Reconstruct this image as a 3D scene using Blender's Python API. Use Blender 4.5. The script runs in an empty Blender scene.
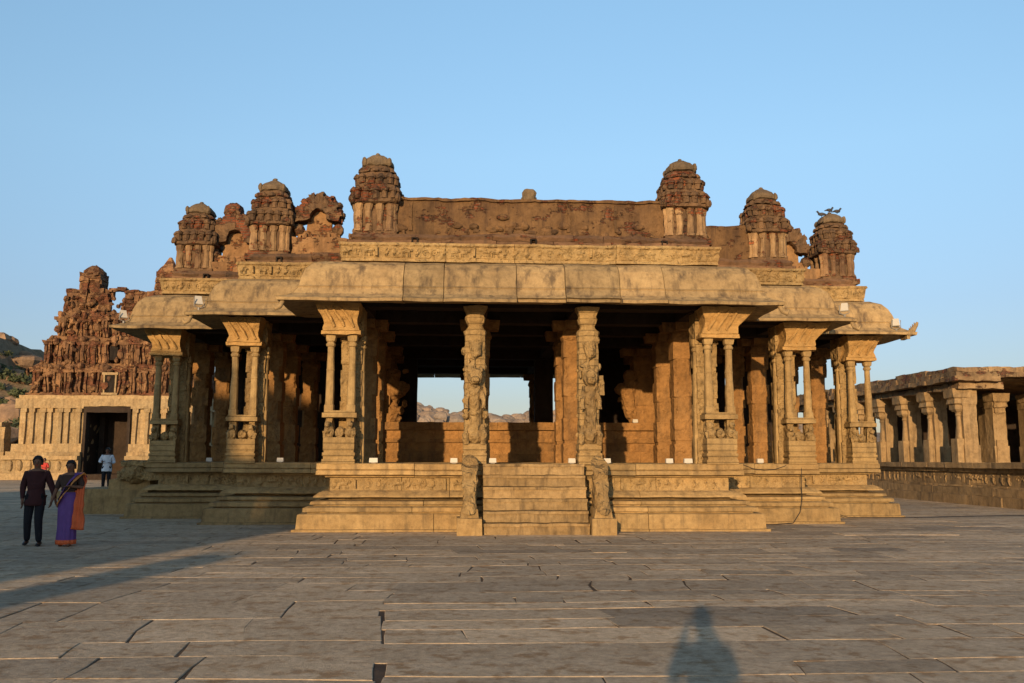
import bpy, bmesh, math, random
from mathutils import Vector, Matrix, noise
R = math.radians
scene = bpy.context.scene
COL = scene.collection

# ------------------------------------------------------------------ tags
def tag(o, label=None, cat=None, group=None, kind=None):
    if label: o['label'] = label
    if cat: o['category'] = cat
    if group: o['group'] = group
    if kind: o['kind'] = kind
    return o
def empty(name, loc=(0, 0, 0), rz=0, **k):
    o = bpy.data.objects.new(name, None); COL.objects.link(o)
    o.location = loc; o.rotation_euler = (0, 0, rz); o.empty_display_size = .3
    return tag(o, **k)

# ------------------------------------------------------------------ mesh builder
class MB:
    def __init__(s):
        s.v = []; s.f = []; s.t = []; s.cur = 0.0
    def tint(s, t): s.cur = t
    def rt(s, a=.5): s.cur = random.uniform(-a, a)
    def face(s, idx): s.f.append(tuple(idx)); s.t.append(s.cur)
    def add(s, vs, fs):
        b = len(s.v); s.v += [tuple(p) for p in vs]
        for f in fs: s.face([b + i for i in f])
    def box(s, x0, x1, y0, y1, z0, z1, tx=0, ty=0, M=None, j=0):
        """box whose top is inset by tx, ty"""
        vs = [(x0, y0, z0), (x1, y0, z0), (x1, y1, z0), (x0, y1, z0),
              (x0+tx, y0+ty, z1), (x1-tx, y0+ty, z1), (x1-tx, y1-ty, z1), (x0+tx, y1-ty, z1)]
        if j: vs = [tuple(c + random.uniform(-j, j) for c in p) for p in vs]
        if M: vs = [M @ Vector(p) for p in vs]
        s.add(vs, [(0, 3, 2, 1), (4, 5, 6, 7), (0, 1, 5, 4), (1, 2, 6, 5), (2, 3, 7, 6), (3, 0, 4, 7)])
    def cbox(s, cx, cy, w, d, z0, z1, **k):
        s.box(cx-w/2, cx+w/2, cy-d/2, cy+d/2, z0, z1, **k)
    def loft(s, rings, cap=True, close=True):
        n = len(rings[0]); b = len(s.v)
        for r in rings: s.v += [tuple(p) for p in r]
        for k in range(len(rings)-1):
            for i in range(n if close else n-1):
                a = b+k*n+i; c = b+k*n+(i+1) % n
                s.face((a, c, c+n, a+n))
        if cap:
            s.face([b+i for i in range(n)][::-1]); s.face([b+(len(rings)-1)*n+i for i in range(n)])
    def stack(s, cx, cy, prof, n=16, sq=4.0, rot=0, asp=1.0):
        """prof: (z, half width) ; superellipse plan (sq=2 round, large = square)"""
        rings = []
        for p in prof:
            z, r = p[0], p[1]; q = p[2] if len(p) > 2 else sq
            ring = []
            for i in range(n):
                a = 2*math.pi*i/n + math.pi/n + rot
                c, d = math.cos(a-rot), math.sin(a-rot)
                k = (abs(c)**q + abs(d)**q) ** (-1/q)
                x, y = c*k*r, d*k*r*asp
                ring.append((cx + x*math.cos(rot)-y*math.sin(rot), cy + x*math.sin(rot)+y*math.cos(rot), z))
            rings.append(ring)
        s.loft(rings)
    def tube(s, pts, rad, n=8):
        rings = []
        for i, p in enumerate(pts):
            p = Vector(p); r = rad[i] if isinstance(rad, (list, tuple)) else rad
            d = (Vector(pts[min(i+1, len(pts)-1)]) - Vector(pts[max(i-1, 0)])).normalized()
            u = d.cross(Vector((0, 0, 1)) if abs(d.z) < .95 else Vector((1, 0, 0))).normalized(); w = u.cross(d)
            rings.append([p + (u*math.cos(2*math.pi*k/n) + w*math.sin(2*math.pi*k/n))*r for k in range(n)])
        s.loft([[q for q in reversed(r)] for r in rings])
    def blob(s, c, r, n=10, m=6, M=None):
        if not isinstance(r, (list, tuple)): r = (r, r, r)
        b = []
        for k in range(m+1):
            th = math.pi*k/m
            th = max(.12, min(math.pi-.12, th))
            b.append([Vector((c[0]+r[0]*math.sin(th)*math.cos(2*math.pi*i/n), c[1]+r[1]*math.sin(th)*math.sin(2*math.pi*i/n), c[2]-r[2]*math.cos(th))) for i in range(n)])
        if M: b = [[M @ p for p in q] for q in b]
        s.loft(b)
    def build(s, name, mat, parent=None, sub=0, amp=0, nscale=3.0, amp2=0, smooth=False, loc=(0, 0, 0), seed=0, sharp=False):
        me = bpy.data.meshes.new(name)
        me.from_pydata(s.v, [], s.f)
        at = me.attributes.new('tint', 'FLOAT', 'FACE')
        at.data.foreach_set('value', s.t)
        bm = bmesh.new(); bm.from_mesh(me)
        bmesh.ops.recalc_face_normals(bm, faces=bm.faces)
        if sub:
            for _ in range(6):
                es = [e for e in bm.edges if e.calc_length() > sub]
                if not es or len(bm.faces) > 400000: break
                bmesh.ops.subdivide_edges(bm, edges=es, cuts=1, use_grid_fill=True)
        if amp or amp2:
            off = Vector((seed*7.3, seed*3.1, 0))
            for v in bm.verts:
                p = v.co + off
                d = Vector((0, 0, 0))
                if amp: d += noise.noise_vector(p*nscale)*amp
                if amp2: d += noise.noise_vector(p*nscale*4.3 + Vector((5, 5, 5)))*amp2
                v.co += d
        bm.to_mesh(me); bm.free()
        if smooth:
            me.polygons.foreach_set('use_smooth', [True]*len(me.polygons))
        me.update()
        if isinstance(mat, (list, tuple)):
            for m in mat: me.materials.append(m)
        else: me.materials.append(mat)
        o = bpy.data.objects.new(name, me); COL.objects.link(o)
        o.location = loc
        if parent: o.parent = parent
        return o

# ------------------------------------------------------------------ materials
class NT:
    def __init__(s, name):
        s.m = bpy.data.materials.new(name); s.m.use_nodes = True
        s.t = s.m.node_tree; s.b = s.t.nodes['Principled BSDF']
    def n(s, ty, **k):
        o = s.t.nodes.new(ty)
        for a, v in k.items():
            if a.startswith('i_'): o.inputs[a[2:].replace('_', ' ')].default_value = v
            else: setattr(o, a, v)
        return o
    def l(s, a, b): s.t.links.new(a, b)
    def ramp(s, src, p):
        r = s.n('ShaderNodeValToRGB'); e = r.color_ramp.elements
        while len(e) < len(p): e.new(.5)
        for q, (pos, c) in zip(e, p):
            q.position = pos; q.color = (c, c, c, 1) if not isinstance(c, tuple) else (*c, 1)
        s.l(src, r.inputs[0]); return r.outputs[0]
    def mix(s, f, a, b, mode='MIX'):
        m = s.n('ShaderNodeMix', data_type='RGBA', blend_type=mode)
        for i, v in ((0, f), (6, a), (7, b)):
            if hasattr(v, 'links'): s.l(v, m.inputs[i])
            elif isinstance(v, tuple): m.inputs[i].default_value = (*v, 1)
            else: m.inputs[i].default_value = v
        return m.outputs[2]
    def math(s, op, a, b=0):
        m = s.n('ShaderNodeMath', operation=op)
        for i, v in ((0, a), (1, b)):
            if hasattr(v, 'links'): s.l(v, m.inputs[i])
            else: m.inputs[i].default_value = v
        return m.outputs[0]
    def noise(s, vec, sc, det=6, ro=.6):
        q = s.n('ShaderNodeTexNoise'); q.inputs['Scale'].default_value = sc
        q.inputs['Detail'].default_value = det; q.inputs['Roughness'].default_value = ro
        s.l(vec, q.inputs['Vector']); return q.outputs['Fac']
    def mapped(s, vec, scale, loc=(0, 0, 0)):
        q = s.n('ShaderNodeMapping'); q.inputs['Scale'].default_value = scale; q.inputs['Location'].default_value = loc
        s.l(vec, q.inputs['Vector']); return q.outputs[0]

def stone(name, c1, c2, dark=(.05, .04, .03), stain=.5, bump=.02, carve=0, cscale=6, brick=0, brickcol=(.26, .075, .03),
          tintamt=.5, rough=.9, scale=1.0, patina=None, pat=.5, courses=0):
    k = NT(name)
    tc = k.n('ShaderNodeTexCoord'); oi = k.n('ShaderNodeObjectInfo')
    va = k.n('ShaderNodeVectorMath', operation='MULTIPLY_ADD')
    k.l(oi.outputs['Random'], va.inputs[0]); va.inputs[1].default_value = (37, 23, 11)
    k.l(tc.outputs['Object'], va.inputs[2]); vec = va.outputs[0]
    big = k.noise(vec, .9*scale, 5); mid = k.noise(vec, 5*scale, 8, .65); fine = k.noise(vec, 45*scale, 4, .7)
    col = k.mix(k.ramp(big, [(.35, 0.0), (.65, 1.0)]), c1, c2)
    col = k.mix(1.0, col, k.ramp(mid, [(.25, .62), (.5, .95), (.8, 1.25)]), 'MULTIPLY')
    col = k.mix(.7, col, k.ramp(fine, [(.2, .68), (.8, 1.3)]), 'MULTIPLY')
    if patina:
        pn = k.noise(k.mapped(vec, (1, 1, 1), (9, 4, 2)), 1.7*scale, 7, .7)
        col = k.mix(k.ramp(pn, [(.62-pat*.25, 0.0), (.72-pat*.25, 1.0)]), col, patina)
    hb = None
    if brick:
        sx = k.n('ShaderNodeSeparateXYZ'); k.l(tc.outputs['Object'], sx.inputs[0])
        cb = k.n('ShaderNodeCombineXYZ'); k.l(k.math('ADD', sx.outputs[0], sx.outputs[1]), cb.inputs[0]); k.l(sx.outputs[2], cb.inputs[1])
        bt = k.n('ShaderNodeTexBrick'); k.l(cb.outputs[0], bt.inputs['Vector'])
        bt.inputs['Scale'].default_value = 1.0; bt.inputs['Brick Width'].default_value = .28; bt.inputs['Row Height'].default_value = .085
        bt.inputs['Mortar Size'].default_value = .012; bt.inputs['Color1'].default_value = (*brickcol, 1)
        bt.inputs['Color2'].default_value = (brickcol[0]*.62, brickcol[1]*.6, brickcol[2]*.6, 1)
        bt.inputs['Mortar'].default_value = (.16, .10, .06, 1)
        mask = k.ramp(k.noise(k.mapped(vec, (1, 1, 1.6), (3, 3, 3)), 1.5*scale, 8, .7), [(.66-brick*.3, 0.0), (.70-brick*.3, 1.0)])
        bc = k.mix(1.0, bt.outputs['Color'], k.ramp(mid, [(.25, .45), (.8, 1.5)]), 'MULTIPLY')
        col = k.mix(mask, col, bc)
        hb = k.math('MULTIPLY', k.math('SUBTRACT', 1.0, k.math('MULTIPLY', bt.outputs['Fac'], mask)), .6)
        hb = k.math('SUBTRACT', hb, k.math('MULTIPLY', mask, .8))
    if stain:
        st = k.noise(k.mapped(vec, (2.2, 2.2, .35)), 1.6*scale, 7, .65)
        sf = k.math('MULTIPLY', k.ramp(st, [(.5, 0.0), (.68, 1.0)]), stain)
        col = k.mix(sf, col, dark)
    at = k.n('ShaderNodeAttribute', attribute_name='tint')
    tf = k.math('ADD', k.math('MULTIPLY', at.outputs['Fac'], tintamt), 1.0)
    cc = k.n('ShaderNodeCombineColor')
    k.l(tf, cc.inputs[0]); k.l(k.math('ADD', k.math('MULTIPLY', at.outputs['Fac'], tintamt*.92), .99), cc.inputs[1]); k.l(k.math('ADD', k.math('MULTIPLY', at.outputs['Fac'], tintamt*.8), .98), cc.inputs[2])
    col = k.mix(1.0, col, cc.outputs[0], 'MULTIPLY')
    k.l(col, k.b.inputs['Base Color']); k.b.inputs['Roughness'].default_value = rough
    k.b.inputs['Specular IOR Level'].default_value = .25
    h = k.math('ADD', k.math('MULTIPLY', mid, 1.0), k.math('MULTIPLY', fine, .35))
    if hb is not None: h = k.math('ADD', h, hb)
    if courses:
        sz = k.n('ShaderNodeSeparateXYZ'); k.l(tc.outputs['Object'], sz.inputs[0])
        w = k.math('FRACT', k.math('MULTIPLY', sz.outputs[2], courses))
        g = k.ramp(w, [(0, 0.0), (.08, 1.0), (.92, 1.0), (1, 0.0)])
        h = k.math('ADD', h, k.math('MULTIPLY', g, .7))
    if carve:
        vo = k.n('ShaderNodeTexVoronoi', feature='SMOOTH_F1'); vo.inputs['Scale'].default_value = cscale
        dv = k.n('ShaderNodeVectorMath', operation='MULTIPLY_ADD')
        k.l(k.noise(vec, 4, 3), dv.inputs[0]); dv.inputs[1].default_value = (.35, .35, .35); k.l(vec, dv.inputs[2])
        k.l(dv.outputs[0], vo.inputs['Vector'])
        h = k.math('SUBTRACT', h, k.math('MULTIPLY', vo.outputs['Distance'], carve*2.2))
    bp = k.n('ShaderNodeBump'); bp.inputs['Strength'].default_value = 1.0; bp.inputs['Distance'].default_value = bump
    k.l(h, bp.inputs['Height']); k.l(bp.outputs[0], k.b.inputs['Normal'])
    return k.m

def plain(name, c, rough=.8, bump=0, bscale=40, vary=.15):
    k = NT(name); tc = k.n('ShaderNodeTexCoord')
    n = k.noise(tc.outputs['Object'], bscale, 5)
    col = k.mix(1.0, c, k.ramp(n, [(.2, 1-vary), (.8, 1+vary)]), 'MULTIPLY')
    k.l(col, k.b.inputs['Base Color']); k.b.inputs['Roughness'].default_value = rough
    k.b.inputs['Specular IOR Level'].default_value = .3
    if bump:
        b = k.n('ShaderNodeBump'); b.inputs['Distance'].default_value = bump; k.l(n, b.inputs['Height']); k.l(b.outputs[0], k.b.inputs['Normal'])
    return k.m

GR = (.385, .265, .118); GR2 = (.29, .19, .08)
M = {}
M['plinth'] = stone('granite_plinth', GR, GR2, dark=(.11, .08, .045), stain=.6, bump=.024, carve=.15, cscale=9, scale=1.4, tintamt=.6)
M['carved'] = stone('granite_carved', GR, (.40, .27, .12), stain=.25, bump=.045, carve=1.0, cscale=6)
M['pillar'] = stone('granite_pillar', (.39, .27, .12), (.30, .20, .085), stain=.4, bump=.028, carve=.25, cscale=12, courses=7)
M['pcarve'] = stone('granite_figures', (.39, .27, .12), (.29, .19, .08), stain=.35, bump=.05, carve=1.0, cscale=8)
M['capital'] = stone('granite_capital', (.46, .29, .11), (.40, .24, .085), stain=.25, bump=.04, carve=.8, cscale=4)
M['inner'] = stone('granite_inner', (.34, .185, .065), (.26, .135, .045), stain=.45, bump=.04, carve=.6, cscale=9)
M['innerwall'] = stone('shade_toned_inner_wall', (.045, .03, .02), (.03, .02, .014), stain=.6, bump=.03)  # interior shade put into the colour: near-black stone
M['ceiling'] = stone('shade_toned_ceiling', (.02, .014, .01), (.012, .009, .007), stain=.6, bump=.02)  # colour darkened to carry the shade under the roof
M['eave'] = stone('granite_eave', (.39, .28, .14), (.30, .21, .105), dark=(.075, .055, .04), stain=.8, bump=.022, carve=.25, cscale=6, tintamt=.4, scale=1.4)
M['frieze'] = stone('granite_frieze', (.41, .29, .13), (.32, .21, .09), stain=.3, bump=.05, carve=1.0, cscale=7)
M['band'] = stone('weathered_band', (.20, .115, .06), (.12, .07, .042), stain=.7, bump=.03, brick=.3)
M['parapet'] = stone('brown_plaster', (.18, .105, .047), (.105, .06, .03), dark=(.05, .03, .02), stain=.8, bump=.03, scale=1.3, brick=.32, brickcol=(.19, .065, .03))
M['turret'] = stone('turret_plaster', (.20, .12, .06), (.11, .068, .04), dark=(.04, .03, .022), stain=.75, bump=.035, brick=.42, brickcol=(.23, .075, .033))
M['dome'] = stone('turret_dome', (.20, .145, .085), (.14, .10, .06), dark=(.05, .04, .03), stain=.6, bump=.03)
M['pilaster'] = stone('pale_stucco', (.38, .25, .125), (.19, .11, .058), dark=(.07, .04, .03), stain=.5, bump=.02, brick=.3, brickcol=(.36, .11, .04))
M['nichewall'] = stone('niche_brick', (.34, .20, .09), (.24, .13, .06), stain=.4, bump=.04, brick=.35, brickcol=(.32, .11, .04))
M['gbrick'] = stone('gateway_brick', (.27, .15, .07), (.15, .08, .042), dark=(.05, .025, .018), stain=.7, bump=.08, brick=.5, brickcol=(.23, .08, .035), scale=.6)
M['gstone'] = stone('gateway_stone', (.42, .31, .165), (.36, .25, .125), stain=.4, bump=.07, carve=.6, cscale=3)
M['pav'] = stone('pavilion_stone', (.37, .26, .135), (.28, .19, .095), stain=.6, bump=.03)
M['step'] = stone('worn_step', (.36, .25, .12), (.27, .18, .08), dark=(.10, .07, .04), stain=.85, bump=.03, scale=1.6, tintamt=.6)
M['shaft'] = stone('granite_shaft', (.39, .27, .12), (.30, .20, .085), stain=.45, bump=.02, scale=1.3)
M['scrub'] = stone('scrub_slope', (.20, .155, .09), (.26, .175, .105), dark=(.05, .055, .03), stain=.6, bump=.3, scale=.12)
M['paveslab'] = stone('paving_slab', (.52, .415, .29), (.43, .335, .225), dark=(.24, .17, .11), stain=.4, bump=.020, tintamt=.45, patina=(.30, .20, .11), pat=.4, scale=2.2)
M['soil'] = stone('soil', (.13, .085, .05), (.06, .042, .03), stain=.2, bump=.02)
M['rock'] = stone('boulder_rock', (.38, .24, .14), (.30, .20, .125), dark=(.10, .07, .06), stain=.5, bump=.3, scale=.12)
M['rockfar'] = stone('far_boulder_rock', (.32, .235, .17), (.24, .20, .16), dark=(.16, .12, .10), stain=.5, bump=.5, scale=.05)
M['shrub'] = plain('shrub_leaf', (.07, .085, .04), .8, vary=.4, bscale=2)
M['white'] = plain('white_enamel', (.5, .47, .40), .45, vary=.06)
M['lens'] = plain('lamp_glass', (.55, .52, .45), .15, vary=.05)
M['greymetal'] = plain('grey_metal', (.22, .21, .19), .5)
M['cable'] = plain('black_rubber', (.025, .022, .02), .6)
M['bird'] = plain('dark_feather', (.05, .05, .055), .6)
M['skin'] = plain('brown_skin', (.16, .075, .04), .55, vary=.08)
M['hair'] = plain('black_hair', (.008, .007, .007), .5)
M['shirt'] = plain('maroon_shirt', (.045, .014, .014), .9, bump=.004, bscale=14)
M['trouser'] = plain('dark_trouser', (.012, .012, .016), .9, bump=.004, bscale=12)
M['shoe'] = plain('black_shoe', (.012, .010, .010), .4)
M['sari'] = plain('purple_sari', (.12, .055, .21), .7, bump=.01, bscale=9)
M['border'] = plain('orange_silk', (.62, .12, .035), .65, bump=.01, bscale=9)
M['gold'] = plain('gold_border', (.6, .24, .06), .5, bscale=60, vary=.4)
M['blouse'] = plain('dark_blouse', (.05, .03, .022), .8)
M['whiteshirt'] = plain('white_shirt', (.62, .66, .72), .85, bump=.004, bscale=12)
M['redcloth'] = plain('red_cloth', (.45, .05, .04), .85)
M['palegrey'] = plain('pale_grey_cloth', (.45, .42, .42), .85)

# ------------------------------------------------------------------ the hall plan
W1, W2, W3 = 5.47, 8.22, 11.0
Y1, Y2, YC = 2.35, 4.75, 9.4
WADJ = 0.0
def plan(o):
    a, b, c = W1+o+WADJ, W2+o, W3+o
    f0, f1, f2 = -o, Y1-o, Y2-o
    g = lambda y: 2*YC-y
    return [(-a, f0), (a, f0), (a, f1), (b, f1), (b, f2), (c, f2), (c, g(f2)), (b, g(f2)), (b, g(f1)), (a, g(f1)), (a, g(f0)),
            (-a, g(f0)), (-a, g(f1)), (-b, g(f1)), (-b, g(f2)), (-c, g(f2)), (-c, f2), (-b, f2), (-b, f1), (-a, f1)]
def sweep(mb, prof, slab=1.5, gap=.006, dz=.0, do=0.0, tint=.5, edges=range(20), closedprof=True, skip=None, cut=None):
    polys = [plan(o) for o, z in prof]
    for i in edges:
        a0, b0 = polys[0][i], polys[0][(i+1) % 20]
        L = math.hypot(a0[0]-b0[0], a0[1]-b0[1]); n = max(1, round(L/slab))
        ts = [0]+[(q+random.uniform(-.22, .22))/n for q in range(1, n)]+[1]
        nx, ny = (b0[1]-a0[1])/L, -(b0[0]-a0[0])/L
        for q in range(n):
            t0, t1 = ts[q]+gap/L*(q > 0), ts[q+1]-gap/L*(q < n-1)
            zz = random.uniform(-dz, dz); oo = random.uniform(-do, do); mb.rt(tint)
            A, B = [], []
            for k, (o, z) in enumerate(prof):
                pa, pb = polys[k][i], polys[k][(i+1) % 20]
                z2 = z
                if cut: z2, sh = cut(i, (t0+t1)/2, k, z)
                else: sh = 0
                ux, uy = (b0[0]-a0[0])/L, (b0[1]-a0[1])/L
                s0 = (pa[0]-a0[0])*ux+(pa[1]-a0[1])*uy; s1 = (pb[0]-a0[0])*ux+(pb[1]-a0[1])*uy
                for t, Lst in ((t0, A), (t1, B)):
                    sv = s0 if t == 0 else s1 if t == 1 else max(s0, min(s1, t*L))
                    Lst.append((pa[0]+ux*(sv-s0)+nx*(oo-sh), pa[1]+uy*(sv-s0)+ny*(oo-sh), z2+zz))
            mb.loft([A, B])
def carve_figure(mb, x, y, z, h, dx, dy):
    """one small relief figure: dancer, rider, scroll or boss; (dx, dy) runs along the wall"""
    k = random.random(); mb.rt(.35)
    P3 = lambda a, b: (x+dx*a*h, y+dy*a*h, z+b*h)
    if k < .35:
        mb.tube([P3(-.1, -.5), P3(.06, -.15), P3(-.04, .2)], [.10*h, .15*h, .17*h], 6); mb.blob(P3(0, .38), .13*h, 6, 4)
        mb.tube([P3(0, .15), P3(.3, .0), P3(.34, .3)], [.06*h, .06*h, .04*h], 5); mb.tube([P3(0, -.1), P3(-.25, -.3), P3(-.2, -.5)], .07*h, 5)
    elif k < .65:
        mb.tube([P3(-.45, -.05), P3(0, .05), P3(.4, 0)], [.16*h, .2*h, .15*h], 6); mb.blob(P3(.55, .15), .15*h, 6, 4)
        for a in (-.4, -.2, .2, .38): mb.tube([P3(a, -.05), P3(a+.05, -.5)], .05*h, 5)
        mb.blob(P3(-.05, .3), .13*h, 6, 4)
    elif k < .85:
        mb.tube([P3(.35*math.cos(t*.8), .35*math.sin(t*.8)) for t in range(7)], .07*h, 5); mb.blob(P3(0, 0), .12*h, 6, 4)
    else:
        mb.box(x-.12*h, x+.12*h, y-.08, y+.08, z-.5*h, z+.5*h, j=.01)
def fill(mb, o, z0, z1):
    p = plan(o); n = len(p)
    # three boxes covering the stepped plan
    xs = [(p[0][0], p[1][0], p[0][1], p[10][1]), (p[17][0], p[3][0], p[3][1], p[8][1]), (p[15][0], p[5][0], p[5][1], p[6][1])]
    mb.box(xs[0][0], xs[0][1], xs[0][2], xs[0][3], z0, z1)
    for s in (-1, 1):
        mb.box(*sorted((s*xs[0][1], s*xs[1][1])), xs[1][2], xs[1][3], z0, z1)
        mb.box(*sorted((s*xs[1][1], s*xs[2][1])), xs[2][2], xs[2][3], z0, z1)

random.seed(11)
hall = empty('pillared_hall', (0, 0, 0), label='large open granite pillared hall with stepped plinth, curved eaves and brick turrets on its roof', cat='temple hall')
PT = 1.54
pl = MB()
sweep(pl, [(-1.0, -.3), (0, -.3), (0, .05), (-.08, .055), (-.10, .38), (-.13, .40), (-1.0, .40)], slab=2.2, do=.01, tint=.3)
sweep(pl, [(-1.0, .395), (-.30, .395), (-.30, .43), (-.20, .44), (-.21, .53), (-.29, .56), (-1.0, .56)], slab=1.9, do=.012, tint=.3)
sweep(pl, [(-1.0, .555), (-.42, .555), (-.42, .59), (-.34, .60), (-.36, .67), (-.50, .69), (-.72, .70), (-.72, .765), (-1.0, .765)], slab=2.4, do=.01, tint=.3)
sweep(pl, [(-1.0, .76), (-.40, .76), (-.42, .80), (-.52, .87), (-.60, .905), (-1.0, .905)], slab=2.0, do=.012, tint=.35)
sweep(pl, [(-1.0, 1.215), (-.64, 1.215), (-.62, 1.25), (-.44, 1.275), (-.45, 1.36), (-.49, 1.38), (-.455, 1.40), (-.46, 1.525), (-.50, PT), (-1.2, PT)], slab=1.7, do=.014, dz=.008, tint=.4)
pl.tint(0); fill(pl, -.85, .02, PT-.012)
pl.build('plinth', M['plinth'], hall, sub=.45, amp=.010, nscale=1.6, amp2=.003)
fr = MB(); sweep(fr, [(-1.0, .9), (-.74, .9), (-.74, 1.22), (-1.0, 1.22)], slab=1.3, do=.012, tint=.25)
# low relief figures along the plinth frieze
P = plan(-.735)
for i in (19, 18, 17, 16, 0, 1, 2, 3, 4):
    (ax, ay), (bx, by) = P[i], P[(i+1) % 20]; L = math.hypot(ax-bx, ay-by)
    q = .12
    while q < L-.1:
        t = q/L; fr.rt(.25)
        carve_figure(fr, ax+(bx-ax)*t, ay+(by-ay)*t, 1.06, random.uniform(.2, .27), (bx-ax)/L, (by-ay)/L)
        q += random.uniform(.18, .34)
fr.build('plinth_frieze', M['carved'], hall, sub=.4, amp=.008, nscale=4, amp2=.004)
# floor slabs on the platform
fl = MB()
y = -0.0
for (x0, x1, ya, yb) in ((-W1+1.2, W1-1.2, 1.2, 7.6), (-W2+1.2, -W1+1.2, Y1+1.2, 14), (W1-1.2, W2-1.2, Y1+1.2, 14), (-W3+1.2, -W2+1.2, Y2+1.2, 13), (W2-1.2, W3-1.2, Y2+1.2, 13)):
    y = ya
    while y < yb-.05:
        d = min(random.uniform(.7, 1), yb-y); x = x0
        while x < x1-.05:
            w = min(random.uniform(1.2, 2.4), x1-x); fl.rt(.3)
            fl.box(x+.005, x+w-.005, y+.005, y+d-.005, PT-.03, PT-.002+random.uniform(-.004, .004)); x += w
        y += d
fl.build('floor', M['plinth'], hall)

# --- staircase with balustrades
st = tag(MB().build('staircase', M['plinth'], hall), 'worn six step granite stair between two carved balustrades')
for k in range(6):
    s = MB(); yk = -.86+k*.175; z1 = PT/6*(k+1)-.012; zb = z1-PT/6+.012 if k else -.1
    s.rt(.2); s.box(-1.16, 1.16, yk+.03, yk+.34, zb, z1-.055, j=.006)
    x = -1.17; cutx = random.uniform(-.4, .6)
    for xa, xb in ((-1.17, cutx), (cutx, 1.17)):
        s.rt(.25); s.box(xa+.002, xb-.002, yk, yk+.34, z1-.06, z1, j=.006)
    s.build('step', M['step'], st, sub=.12, amp=.014, nscale=2.5, amp2=.007)
for sx in (-1, 1):
    b = MB(); cx = sx*1.47
    b.rt(.2); b.box(cx-.27, cx+.27, -1.02, -.2, -.1, .36, j=.01)
    b.rt(.2); b.box(cx-.20, cx+.20, -.86, 0, .36, .56, tx=.03, ty=.02)
    bo = b.build('balustrade', M['plinth'], hall, sub=.2, amp=.02, nscale=2.5, amp2=.008)
    e = MB()   # crouching elephant / trunk form
    rr = [(.56, -.80, .20), (.72, -.78, .17), (.88, -.70, .15), (1.02, -.62, .19), (1.16, -.52, .22), (1.30, -.42, .2), (1.44, -.34, .24), (1.56, -.22, .23), (1.62, 0, .16)]
    rings = []
    for z, yy, r in rr:
        rings.append([(cx+r*math.cos(a)*.82, yy+r*.9*math.sin(a), z+.12*math.sin(a)) for a in [2*math.pi*i/12 for i in range(12)]])
    e.loft(rings); e.box(cx-.14, cx+.14, -.6, -.05, .5, 1.3)
    e.build('carved_guardian', M['pcarve'], bo, sub=.08, amp=.022, nscale=6, amp2=.01, seed=sx)

# --- side steps on the left
ss = MB()
ss.box(-13.45, -11.0, 6.9, 9.4, -.1, .72, tx=.03, ty=.03)
ss.tint(.2); ss.box(-12.2, -11.0, 7.0, 9.2, .72, 1.02)
ss.build('side_platform', M['plinth'], hall, sub=.3, amp=.04, nscale=1.5, amp2=.012)
cs = MB(); cs.blob((-11.45, 7.0, 1.2), (.42, .34, .30), 12, 8); cs.box(-11.9, -10.6, 6.8, 7.5, 1.02, 1.25); cs.box(-11.8, -10.6, 6.75, 7.4, 1.42, 1.56)
cs.build('carved_guardian', M['pcarve'], hall, sub=.1, amp=.05, nscale=5, amp2=.02)

# --- inner raised platform with moulded front
ip = MB(); IY = 8.0
z = PT
for (z0, z1, o) in ((PT-.01, 1.80, .0), (1.80, 1.88, -.05), (1.88, 2.16, -.12), (2.16, 2.28, -.02), (2.28, 2.56, -.14), (2.56, 2.80, .02)):
    x = -5.3
    while x < 5.2:
        w = random.uniform(1.4, 2.6); w = 5.3-x if x+w > 4.6 else w
        ip.rt(.3); ip.box(x, x+w-.006, IY-o, IY+.6, z0, z1, j=.004); x += w
ip.tint(0); ip.box(-5.2, 5.2, IY+.3, 12.3, PT, 2.78)
ip.build('inner_platform', M['inner'], hall, sub=.35, amp=.012, nscale=3)
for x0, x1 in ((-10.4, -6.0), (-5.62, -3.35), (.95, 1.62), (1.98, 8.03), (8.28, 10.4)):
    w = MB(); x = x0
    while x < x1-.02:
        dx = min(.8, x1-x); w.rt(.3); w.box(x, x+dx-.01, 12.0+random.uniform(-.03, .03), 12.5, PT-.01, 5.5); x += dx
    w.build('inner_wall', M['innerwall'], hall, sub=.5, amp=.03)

# --- ceiling, beams
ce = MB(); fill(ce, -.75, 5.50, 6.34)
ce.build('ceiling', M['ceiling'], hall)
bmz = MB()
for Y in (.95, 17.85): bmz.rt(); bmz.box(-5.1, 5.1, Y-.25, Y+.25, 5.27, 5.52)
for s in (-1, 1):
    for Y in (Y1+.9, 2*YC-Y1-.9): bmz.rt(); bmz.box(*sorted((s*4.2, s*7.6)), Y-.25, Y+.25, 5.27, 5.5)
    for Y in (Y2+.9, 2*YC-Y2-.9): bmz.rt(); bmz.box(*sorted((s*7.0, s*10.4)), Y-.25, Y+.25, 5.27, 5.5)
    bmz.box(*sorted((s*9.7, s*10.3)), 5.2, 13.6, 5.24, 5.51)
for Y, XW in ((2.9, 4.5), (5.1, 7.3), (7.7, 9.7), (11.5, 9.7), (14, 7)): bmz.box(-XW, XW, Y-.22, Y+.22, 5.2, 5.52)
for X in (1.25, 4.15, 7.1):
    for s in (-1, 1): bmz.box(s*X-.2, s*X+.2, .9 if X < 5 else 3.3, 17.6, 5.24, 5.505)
bmz.build('ceiling_beam', M['innerwall'], hall, sub=.6, amp=.015)

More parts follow.
